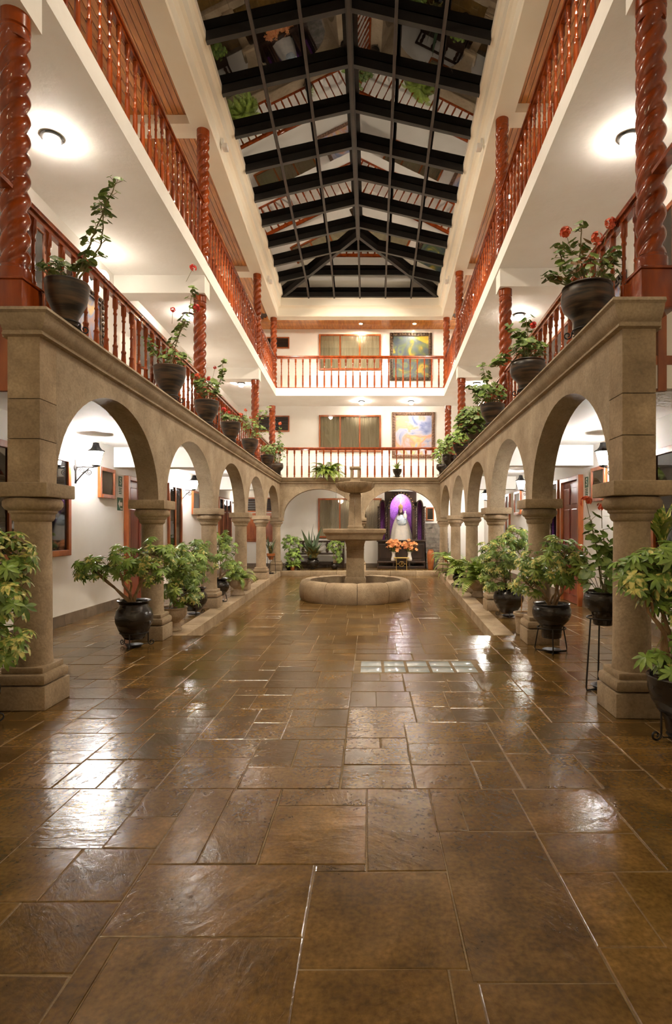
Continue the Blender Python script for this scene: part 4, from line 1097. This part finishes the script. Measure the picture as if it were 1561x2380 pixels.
def schefflera(o, zz, seed, blobs, n, kinds, size=.085, trunks=3, tr=.012):
    """blobs: (cx, cy, cz, rx, ry, rz, weight) canopy volumes in the plant's own frame"""
    rg = random.Random(seed); wts = [b[6] for b in blobs]
    st = MB(); ends = []
    for b in blobs:
        for k in range(trunks):
            e = (b[0]+rg.uniform(-.35,.35)*b[3], b[1]+rg.uniform(-.3,.3)*b[4], b[2]+rg.uniform(-.3,.3)*b[5])
            pts = branch((rg.uniform(-.05,.05), rg.uniform(-.05,.05), zz), e, rg)
            st.tube(pts, [tr*(1-.55*i/5) for i in range(6)], 6); ends += pts[2:]
    tw = MB()
    for k in range(n):
        b = rg.choices(blobs, wts)[0]
        d = Vector((rg.gauss(0,1), rg.gauss(0,1), rg.gauss(.15,1))).normalized()*(rg.uniform(.35,1)**.6)
        p = Vector((b[0]+d.x*b[3], b[1]+d.y*b[4], b[2]+d.z*b[5]))
        nrm = (Vector((d.x*.7, d.y*.7-.35, .55+.4*d.z))+Vector((rg.uniform(-.25,.25), rg.uniform(-.25,.25), rg.uniform(-.1,.3)))).normalized()
        me = rg.choice(LV[rg.choices([a for a, w_ in kinds], [w_ for a, w_ in kinds])[0]])
        lf = put('leaf', me, None, o); sz = size*rg.uniform(.75,1.15)
        lf.matrix_local = Matrix.Translation(p) @ quat_to(nrm, rg.uniform(0,6.28)) @ Matrix.Scale(sz, 4)
        q = min(ends, key=lambda e: (Vector(e)-p).length)
        base = p-nrm*sz*.9
        tw.tube([q, (Vector(q)+base)/2+Vector((0,0,.02)), base], [.005,.004,.003], 3)
    obj('stems', st, MT['stem'], o, 60); obj('twigs', tw, MT['stem_g'], o, 60)
def flowerhead(o, p, r_, seed, mat='red', name='flower'):
    rg = random.Random(seed); mb = MB()
    for k in range(26):
        d = Vector((rg.gauss(0,1), rg.gauss(0,1), rg.gauss(.2,.9))).normalized(); c = Vector(p)+d*r_*rg.uniform(.7,1)
        T = Matrix.Translation(c) @ quat_to(d, rg.uniform(0,6)); q = r_*.42
        mb.add([(0,0,0),(q,0,.3*q),(q*.4,q,.2*q),(-q*.7,q*.6,.3*q),(-q*.7,-q*.6,.2*q),(q*.4,-q,.3*q)], [(0,1,2),(0,2,3),(0,3,4),(0,4,5),(0,5,1)], T)
    obj(name, mb, MT[mat], o, None, recalc=False)
def geranium(o, zz, seed, stalks, clump, n, flowers, single=True, lsize=.034, lk='ger', per=13, dry=0):
    per = int(per*1.4); n = int(n*1.35); lsize *= 1.2
    """stalks: polylines; clump: (cx,cy,cz,rx,ry,rz) of low leaves; flowers: (x,y,z,r,mat)"""
    rg = random.Random(seed); st = MB(); items = []
    L3_ = Vector((0, 0, LIFT)); stalks = [[pl[0]]+[tuple(Vector(q)+L3_) for q in pl[1:]] for pl in stalks]
    clump = (clump[0], clump[1], clump[2]+LIFT, *clump[3:]); flowers = [(f[0], f[1], f[2]+LIFT, f[3], f[4]) for f in flowers]
    for pl in stalks:
        pts = [Vector(p) for p in pl]; fine = []
        for i in range(len(pts)-1):
            for k in range(5): fine.append(pts[i].lerp(pts[i+1], k/5)+Vector((rg.uniform(-.006,.006), rg.uniform(-.006,.006), 0)))
        fine.append(pts[-1]); m_ = len(fine)
        st.tube(fine, [.0085*(1-.6*i/m_) for i in range(m_)], 5)
        for k in range(per):
            t = rg.uniform(.28, 1)**.8; p = fine[min(m_-1, int(t*m_))]
            a = rg.uniform(0, 6.28); e = p+Vector((math.cos(a)*rg.uniform(.03,.075), math.sin(a)*rg.uniform(.03,.06), rg.uniform(.0,.04)))
            st.tube([p, e], .0022, 3); items.append((e, (math.cos(a)*.5, math.sin(a)*.5-.2, .7)))
    cx, cy, cz, rx, ry, rz = clump
    for k in range(n):
        d = Vector((rg.gauss(0,1), rg.gauss(0,1), rg.gauss(.2,.8))).normalized()*(rg.uniform(.3,1)**.5)
        p = Vector((cx+d.x*rx, cy+d.y*ry, cz+d.z*rz)); items.append((p, (d.x*.6+rg.uniform(-.3,.3), d.y*.6-.3, .6)))
        if k % 3 == 0: st.tube([(rg.uniform(-.06,.06), rg.uniform(-.06,.06), zz), (p.x*.6, p.y*.6, (zz+p.z)/2), p], .003, 3)
    obj('stems', st, MT['stem_g'], o, 60)
    ld = []
    for p, nrm in items:
        T = Matrix.Translation(p) @ quat_to(nrm, rg.uniform(0,6.28)) @ Matrix.Scale(lsize*rg.uniform(.65,1.2), 4)
        kk = 'dry' if rg.random() < dry else lk
        me = rg.choice(LV[kk])
        if single: lf = put('leaf', me, None, o); lf.matrix_local = T
        else: ld.append((me, T))
    if ld: merge('foliage', ld, MT['leaf_ger'], o)
    for i, f in enumerate(flowers):
        flowerhead(o, f[:3], f[3], seed*10+i, f[4])
        b = Vector((f[0]*.7, f[1]*.7, f[2]-.18)); mb = MB(); mb.tube([b, Vector(f[:3])], .0028, 4); obj('flower_stalk', mb, MT['stem_g'], o, 60)
def frond_mesh(seed, L_=1.0, np=16, W_=.2, arch=.8):
    rg = random.Random(seed); mb = MB(); pts = []
    for i in range(np+1):
        t = i/np; pts.append(Vector((L_*math.sin(t*1.35*arch)/1.0, 0, L_*(.75*t-.95*arch*t*t))))
    mb.tube(pts, [.008*(1-.8*i/np) for i in range(np+1)], 3)
    for i in range(1, np+1):
        t = i/np; w_ = W_*math.sin(math.pi*min(1, t*.85+.12)); d = (pts[i]-pts[i-1]).normalized()
        for sg in (-1, 1):
            a = Vector((d.x*.35, sg, -.15)).normalized()*w_; b = d*(L_/np*.38)
            mb.add([pts[i]-b, pts[i]+a*.5-b*.9, pts[i]+a, pts[i]+a*.5+b*.9, pts[i]+b], [(0,1,2,3,4)])
    return mb.mesh('frond', 70, False)
FR = {}
for nm, mat in (('lime','leaf_lime'), ('green','leaf')):
    FR[nm] = []
    for k in range(3):
        me = frond_mesh(k, arch=.7+.2*k); me.materials.append(MT[mat]); FR[nm].append(me)
def fern(o, zz, seed, n, size, kind='lime', tilt=.5, cy=0):
    rg = random.Random(seed)
    for k in range(n):
        a = 2*math.pi*k/n+rg.uniform(-.3,.3)
        f = put('frond', rg.choice(FR[kind]), None, o, (rg.uniform(-.03,.03), cy+rg.uniform(-.03,.03), zz))
        f.rotation_euler = (rg.uniform(-.3,.3), -rg.uniform(-.25, tilt), a); s_ = size*rg.uniform(.7,1.1); f.scale = (s_, s_, s_)
def strap_mesh(L_, W_, bend, fold=.25):
    mb = MB(); n = 7; v = []; 
    for i in range(n+1):
        t = i/n; x = L_*bend*t*t; z = L_*(t-.35*bend*t*t); w_ = W_*math.sin(math.pi*(.12+.88*t)**.8)
        v += [(x, -w_/2, z+fold*w_*.3), (x+fold*w_*.3, 0, z), (x, w_/2, z+fold*w_*.3)]
    f = []
    for i in range(n): f += [(i*3, i*3+1, i*3+4, i*3+3), (i*3+1, i*3+2, i*3+5, i*3+4)]
    mb.add(v, f); return mb.mesh('leaf', 70, False)
def straps(o, zz, seed, specs):
    """specs: (count, length, width, bend, material, spread radius)"""
    rg = random.Random(seed)
    for (n, L_, W_, bend, mat, sp) in specs:
        me = strap_mesh(L_, W_, bend); me.materials.append(MT[mat])
        for k in range(n):
            l = put('leaf', me, None, o, (rg.uniform(-sp,sp), rg.uniform(-sp,sp), zz+rg.uniform(-.01,.02)))
            l.rotation_euler = (rg.uniform(-.15,.15), rg.uniform(-.2,.35), 2*math.pi*k/n+rg.uniform(-.4,.4)); s_ = rg.uniform(.7,1.1); l.scale = (s_, s_, s_)

GP = 'potted plants of the ground floor'; GC = 'flowerpots along the upper cornices'
# ---------------------------------------------------------------- ground floor, left
x, y = -2.74, 3.86
stand(x, y, 0, .15, .13, 'low black wire stand under the plant at the left frame edge')
o, zz = potted('potted_schefflera', 'variegated umbrella plant leaning in at the left frame edge, before the first column', 'potted plant', x, y, .07, .20, 'olla', 'pot', GP)
schefflera(o, zz, 3, [(.16,.0,1.12,.30,.22,.20,3), (.16,0,.82,.30,.22,.22,3), (.16,0,.50,.28,.2,.20,2.2)], 165, [('var',3),('green',2)], .095)
x, y = -2.68, 6.46
stand(x, y, 0, .15, .17, 'scroll-footed wire stand under the glossy pot beside the second left column', ph=.6)
o, zz = potted('potted_schefflera', 'umbrella plant with a long left branch in a glossy black pot, second left column', 'potted plant', x, y, .10, .205, 'olla', 'pot', GP, 36, 1.42)
schefflera(o, zz, 8, [(-.48,0,.80,.20,.18,.14,1.3), (-.14,0,.86,.32,.26,.20,3), (.18,.05,.88,.28,.26,.28,3.4)], 128, [('green',3),('var',2)], .088, 2, .016)
x, y = -2.60, 7.5
o, zz = potted('potted_schefflera', 'bushy umbrella plant in a stone urn just behind the second left column', 'potted plant', x, y, 0, .18, 'urn', 'stone_block', GP)
schefflera(o, zz, 9, [(.08,0,.88,.36,.30,.30,3), (.10,-.05,.52,.32,.26,.24,2)], 130, [('lime',1),('green',3),('var',1)], .09, 2)
x, y = -2.74, 8.85
stand(x, y, 0, .14, .13, 'scroll-footed wire stand under the glossy pot by the third left column', ph=1.0)
o, zz = potted('potted_schefflera', 'dark umbrella plant in a glossy black pot before the third left column', 'potted plant', x, y, .07, .205, 'olla', 'pot', GP, 28, 1.15)
schefflera(o, zz, 12, [(0,0,.85,.44,.3,.30,3), (-.1,0,.52,.32,.24,.20,1.2)], 120, [('green',4),('var',1)], .09, 3)
x, y = -2.78, 10.45
stand(x, y, 0, .12, .17, 'thin wire stand under the black jar behind the third left column', foot='plain')
o, zz = potted('potted_plant', 'leafy plant in a tall black jar half hidden behind the third left column', 'potted plant', x, y, .12, .19, 'olla', 'pot', GP, 28, 1.1)
schefflera(o, zz, 14, [(.08,0,.85,.28,.24,.38,3), (.24,0,.50,.24,.2,.2,1)], 90, [('green',3),('lime',2)], .085, 2)
x, y = -2.66, 11.5
o, zz = potted('potted_fern', 'lime green fern spilling from a pale stone urn by the fourth left column', 'potted plant', x, y, 0, .20, 'urn', 'stone_block', GP)
fern(o, zz-.02, 4, 60, .40, 'lime', .9)
x, y = -2.95, 16.9
stand(x, y, 0, .12, .52, 'tall thin wire stand beside the fifth left column', foot='plain')
o, zz = potted('potted_plant', 'yellow-green spotted plant on the tall stand beside the fifth left column', 'potted plant', x, y, .42, .13, 'cup', 'terra', GP, 20)
straps(o, zz, 5, [(14,.36,.06,.5,'leaf_croton',.05), (8,.62,.05,.35,'leaf_grey',.05)])
# ---------------------------------------------------------------- far end
x, y = -2.62, 18.55
o, zz = potted('potted_plant', 'tall bushy green plant in the far left corner, beside the bench', 'potted plant', x, y, 0, .17, 'olla', 'pot', GP)
schefflera(o, zz, 21, [(.05,0,.86,.38,.25,.34,3), (.14,-.08,.42,.30,.22,.28,2.4)], 190, [('green',4)], .075, 3)
x, y = -2.50, 18.32
o, zz = potted('potted_fern', 'small bright green fern on the floor of the far left corner', 'potted plant', x, y, 0, .08, 'planter', 'terra', GP, 16)
fern(o, zz, 9, 24, .36, 'lime', .9)
x, y = -1.89, 18.7
stand(x, y, 0, .13, .12, 'low wire stand under the big-leaved plant before the bench')
o, zz = potted('potted_croton', 'big upright-leaved and brown-flecked plant in a black pot before the bench', 'potted plant', x, y, .06, .21, 'olla', 'pot', GP)
straps(o, zz, 31, [(34,.62,.13,.75,'leaf_croton',.10), (18,.72,.12,.5,'leaf_grey',.1), (7,1.2,.15,.18,'leaf_grey',.06)])
x, y = -1.18, 18.75
o, zz = potted('potted_plant', 'climbing green plant at the right end of the bench', 'potted plant', x, y, 0, .14, 'olla', 'pot', GP, 20)
schefflera(o, zz, 22, [(.02,0,.80,.32,.2,.22,2), (.14,0,.45,.18,.14,.28,1.5)], 100, [('green',3),('lime',1)], .075, 2)
# ---------------------------------------------------------------- ground floor, right
x, y = 1.99, 3.62
stand(x, y, 0, .15, .20, 'black scroll-footed stand under the big pot at the right frame edge', ph=3.3)
o, zz = potted('potted_schefflera', 'variegated umbrella plant in the big black pot at the right frame edge', 'potted plant', x, y, .05, .215, 'cup', 'pot', GP, 36, 1.18)
schefflera(o, zz, 41, [(-.02,.1,1.02,.28,.24,.20,3), (.05,.0,.74,.26,.2,.18,1.8), (-.05,.0,.45,.26,.16,.12,.8), (-.22,.0,1.0,.28,.18,.18,1.5)], 150, [('var',3),('green',3)], .092, 2, .016)
x, y = 2.42, 4.72
o, zz = potted('potted_dracaena', 'striped strap-leaved plant behind the nearest right column', 'potted plant', x, y, 0, .17, 'planter', 'stone_block', GP)
straps(o, zz, 42, [(1,.001,.001,.2,'leaf',.01)])
mb = MB(); mb.tube([(0,0,zz),(.02,0,zz+.5),(0,.02,1.25)], [.022,.02,.016], 8); obj('stem', mb, MT['stem'], o, 60)
straps(o, 1.22, 43, [(24,.48,.05,.8,'leaf_lime',.02), (14,.40,.05,.4,'leaf_var',.02)])
x, y = 1.955, 4.78
stand(x, y, 0, .13, .60, 'tall thin wire stand holding the geranium beside the nearest right column', foot='plain', ph=3.5, spread=1.35)
o, zz = potted('potted_geranium', 'tall geranium with an orange-red flower, on the high stand beside nearest right column', 'potted plant', x, y, .54, .155, 'bowl', 'pot', GP, 28, 1.25)
geranium(o, zz, 44, [[(0,0,zz),(-.04,0,.55),(-.10,0,.88)], [(.03,0,zz),(.03,0,.5),(.0,0,.80)], [(0,0,zz),(.1,.0,.45),(.14,0,.66)]], (0,0,.40,.20,.2,.20), 46,
         [(-.15,-.02,1.035,.045,'coral'), (-.02,-.02,.99,.035,'coral')], True, .046)
x, y = 1.975, 6.2
stand(x, y, 0, .15, .27, 'wire stand with saucer under the black pot beside the second right column', foot='plain', ph=.3, spread=1.3)
o, zz = potted('potted_schefflera', 'umbrella plant with gold flecks in a black pot beside the second right column', 'potted plant', x, y, .16, .205, 'bowl', 'pot', GP, 36, 1.25)
schefflera(o, zz, 46, [(0,0,.86,.42,.3,.26,3), (.22,0,.74,.22,.22,.24,1.4), (-.24,0,.66,.22,.2,.22,1.2)], 160, [('green',3),('var',2),('lime',1)], .085, 2, .014)
x, y = 2.02, 7.32
o, zz = potted('stone_planter', 'square-shouldered stone planter half hidden behind the second right column', 'planter', x, y, 0, .17, 'planter', 'stone_block', GP)
straps(o, zz, 3, [(5,.3,.02,.3,'leaf_dry',.08)])
x, y = 2.10, 8.65
stand(x, y, 0, .14, .13, 'scroll-footed wire stand under the glossy pot by the third right column', ph=.4)
o, zz = potted('potted_schefflera', 'very bushy umbrella plant in a glossy black pot before the third right column', 'potted plant', x, y, .07, .225, 'olla', 'pot', GP, 30, 1.22)
schefflera(o, zz, 48, [(-.1,0,.86,.44,.34,.36,4), (.10,0,1.15,.26,.22,.20,1.2), (-.18,-.05,.52,.30,.26,.22,1.3)], 210, [('green',4),('var',2)], .082, 2)
x, y = 2.12, 11.2
o, zz = potted('potted_fern', 'feathery light green plant in a pale stone urn by the fourth right column', 'potted plant', x, y, 0, .20, 'urn', 'stone_block', GP)
fern(o, zz, 7, 80, .58, 'lime', 1.2)
x, y = 2.06, 13.2
stand(x, y, 0, .12, .14, 'small wire stand between the fourth and fifth right columns')
o, zz = potted('potted_fern', 'drooping pale fern between the fourth and fifth right columns', 'potted plant', x, y, .08, .15, 'olla', 'pot', GP, 20)
fern(o, zz, 8, 56, .60, 'lime', .9)
x, y = 2.32, 17.2
stand(x, y, 0, .12, .42, 'wire stand holding the palm-like plant by the far right corner', foot='plain')
o, zz = potted('potted_palm', 'small palm-like plant in a terracotta pot by the far right corner', 'potted plant', x, y, .34, .14, 'cup', 'terra', GP, 20)
fern(o, zz, 10, 18, .55, 'green', .2)

# ---------------------------------------------------------------- flowerpots along the cornices
CZ = 2.97
LIFT = 0
def cpot(s, y, r, kind, label, mat='pot_dusty', off=2.35, hs=1.0, name='potted_geranium'):
    x = PX(s, off, y)
    global LIFT
    LIFT = SOILZ[kind]*r*hs*.24; hs *= 1.27
    stand(x, y, CZ, r*.56, .07, 'small wire stand on the cornice under the '+label[1], ph=.7)
    return potted(name, label[0], 'potted plant', x, y, CZ+.035, r, kind, mat, GC, 30, hs)
o, zz = cpot(-1, 4.68, .172, 'cup', ('leggy geranium with bare stems in a dusty black pot, nearest on the left cornice', 'nearest pot on the left'), hs=1.15)
geranium(o, zz, 51, [[(.05,0,zz),(.14,0,.52),(.22,0,.70),(.33,0,.98),(.40,0,1.12)], [(.06,0,zz),(.18,0,.46),(.28,0,.62),(.30,0,.84),(.27,0,.96)], [(.03,0,zz),(.12,0,.42),(.24,.0,.52)]],
         (-.10,-.02,.40,.15,.12,.09), 26, [], True, .036, per=15)
o, zz = cpot(-1, 7.3, .205, 'cup', ('tall geranium with red blooms in a black pot, second on the left cornice', 'second pot on the left'), hs=1.1)
geranium(o, zz, 52, [[(0,0,zz),(.05,0,.55),(.16,0,.85),(.26,0,1.10),(.30,0,1.38)], [(0,0,zz),(.02,0,.6),(.12,0,.78),(.20,0,.98)], [(-.05,0,zz),(-.22,0,.55),(-.30,0,.68)]],
         (.05,0,.45,.20,.15,.12), 40, [(.30,0,1.62,.042,'red'),(.34,0,1.10,.045,'red'),(.04,0,1.08,.03,'red')], True, .036, per=18)
o, zz = cpot(-1, 9.15, .195, 'cup', ('bushy geranium with orange-red blooms, third pot on the left cornice', 'third pot on the left'), hs=1.1)
geranium(o, zz, 53, [[(.1,0,zz),(.18,0,.55),(.26,0,.80),(.25,0,.98)], [(0,0,zz),(-.1,0,.6),(-.18,0,.72)]],
         (.0,0,.52,.25,.18,.18), 62, [(-.13,-.08,.70,.045,'coral'),(.06,-.1,.66,.035,'red'),(.13,0,.86,.025,'red')], True, .040)
o, zz = cpot(-1, 10.95, .19, 'cup', ('low geranium with a red bloom, fourth pot on the left cornice', 'fourth pot on the left'), hs=1.1)
geranium(o, zz, 54, [[(-.1,0,zz),(-.14,0,.5)]], (0,0,.38,.20,.15,.10), 46, [(-.12,-.05,.55,.05,'red'),(-.02,-.05,.5,.03,'red')], False, .036)
o, zz = cpot(-1, 13.0, .19, 'cup', ('wiry geranium with pale red blooms, fifth pot on the left cornice', 'fifth pot on the left'), hs=1.1)
geranium(o, zz, 55, [[(0,0,zz),(.1,0,.7),(.3,0,.98)], [(0,0,zz),(.2,0,.7),(.42,0,1.0)], [(0,0,zz),(-.05,0,.6),(-.14,0,.85)]], (.08,0,.55,.34,.2,.25), 70,
         [(-.2,-.05,.85,.05,'coral'),(-.1,0,.98,.035,'coral'),(.02,-.05,.8,.03,'coral')], False, .032, dry=.35)
o, zz = cpot(-1, 15.6, .19, 'cup', ('yellowing low plant, sixth pot on the left cornice', 'sixth pot on the left'), hs=1.0)
geranium(o, zz, 56, [[(0,0,zz),(.03,0,.5)]], (0,0,.42,.22,.15,.14), 70, [], False, .034, 'ger', dry=.4)
o, zz = cpot(-1, 17.75, .2, 'bowl', ('tall green geranium with one orange bloom, last pot on the left cornice', 'last pot on the left'), off=2.37)
geranium(o, zz, 57, [[(0,0,zz),(.05,0,.8),(.1,0,1.2),(.06,0,1.4)], [(0,0,zz),(-.1,0,.6),(-.2,0,.9)]], (.02,0,.65,.25,.15,.35), 80, [(.1,-.05,1.55,.05,'coral'),(.0,-.1,.65,.04,'coral')], False, .045)
o, zz = cpot(1, 4.86, .215, 'bowl', ('geranium with coral blooms in the largest glossy pot, nearest on the right cornice', 'nearest pot on the right'), 'pot_dusty', 2.36, 1.0)
geranium(o, zz, 61, [[(0,0,zz),(-.06,0,.60),(-.05,0,.86)], [(-.05,0,zz),(-.2,0,.45),(-.24,0,.68)], [(.05,0,zz),(.18,0,.5),(.24,0,.62)], [(-.05,0,zz),(-.25,0,.38),(-.33,0,.42)]],
         (.03,0,.46,.26,.18,.14), 54, [(-.20,-.05,.78,.045,'coral'),(.04,-.1,.70,.05,'coral'),(.18,-.04,.86,.045,'coral')], True, .038, dry=.15)
o, zz = cpot(1, 6.95, .215, 'bowl', ('geranium with a red bloom in a wide ribbed pot, second on the right cornice', 'second pot on the right'), off=2.37, hs=.95)
geranium(o, zz, 62, [[(0,0,zz),(.0,0,.6),(-.02,0,.84)], [(-.1,0,zz),(-.3,0,.36),(-.38,0,.25)], [(0,0,zz),(-.1,0,.6),(-.2,0,.72)]],
         (.02,0,.46,.24,.18,.15), 64, [(.05,-.05,.74,.04,'red')], True, .042)
o, zz = cpot(1, 9.2, .2, 'cup', ('dense broad-leaved geranium, third pot on the right cornice', 'third pot on the right'), hs=.95)
geranium(o, zz, 63, [[(0,0,zz),(-.08,0,.65),(-.16,0,.88)], [(0,0,zz),(-.25,0,.5),(-.36,0,.55)]], (-.05,0,.45,.30,.2,.20), 80, [], True, .046)
o, zz = cpot(1, 11.0, .2, 'cup', ('thick dark green trailing bush, fourth pot on the right cornice', 'fourth pot on the right'), hs=.9, name='potted_ivy')
geranium(o, zz, 64, [[(0,0,zz),(.05,0,.7),(.0,0,.9)]], (-.05,-.06,.32,.34,.24,.34), 190, [], False, .050)
o, zz = cpot(1, 13.2, .18, 'cup', ('reddish-leaved bushy plant, fifth pot on the right cornice', 'fifth pot on the right'), hs=.9)
geranium(o, zz, 65, [[(0,0,zz),(-.1,0,.6)]], (-.05,-.05,.35,.32,.2,.22), 110, [(.1,-.1,.5,.05,'coral')], False, .045)
o, zz = cpot(1, 15.6, .2, 'cup', ('light green plant in a shiny black bowl, sixth pot on the right cornice', 'sixth pot on the right'), 'pot', hs=.95)
geranium(o, zz, 66, [[(0,0,zz),(-.1,0,.6)]], (-.05,0,.48,.30,.2,.22), 95, [], False, .045)
o, zz = cpot(1, 17.7, .2, 'bowl', ('loose leafy plant in a black bowl, last pot on the right cornice', 'last pot on the right'), 'pot', off=2.37, hs=.9)
geranium(o, zz, 67, [[(0,0,zz),(-.05,0,.7),(-.1,0,1.0)], [(0,0,zz),(-.2,0,.6)]], (-.06,0,.55,.26,.15,.3), 80, [], False, .048)
# on the far cornice
x, y = (923-VX)*18.2/F, YF(2.40)
stand(x, y, CZ, .09, .05, 'tiny wire stand on the far cornice under a small dark pot')
o, zz = potted('potted_succulent', 'pale spiky plant in a small dark pot alone on the far cornice', 'potted plant', x, y, CZ+.02, .15, 'cup', 'pot', GC, 24, 1.2)
straps(o, zz, 71, [(26,.30,.035,.8,'leaf_lime',.05)])
x, y = (760-VX)*18.2/F, YF(2.40)
o, zz = potted('potted_fern', 'bright green fern trailing over the middle of the far cornice', 'potted plant', x, y, CZ, .10, 'planter', 'terra', GC, 20)
fern(o, zz, 73, 70, .62, 'lime', .6); fern(o, zz*.8, 74, 26, .62, 'lime', .1, -.08)
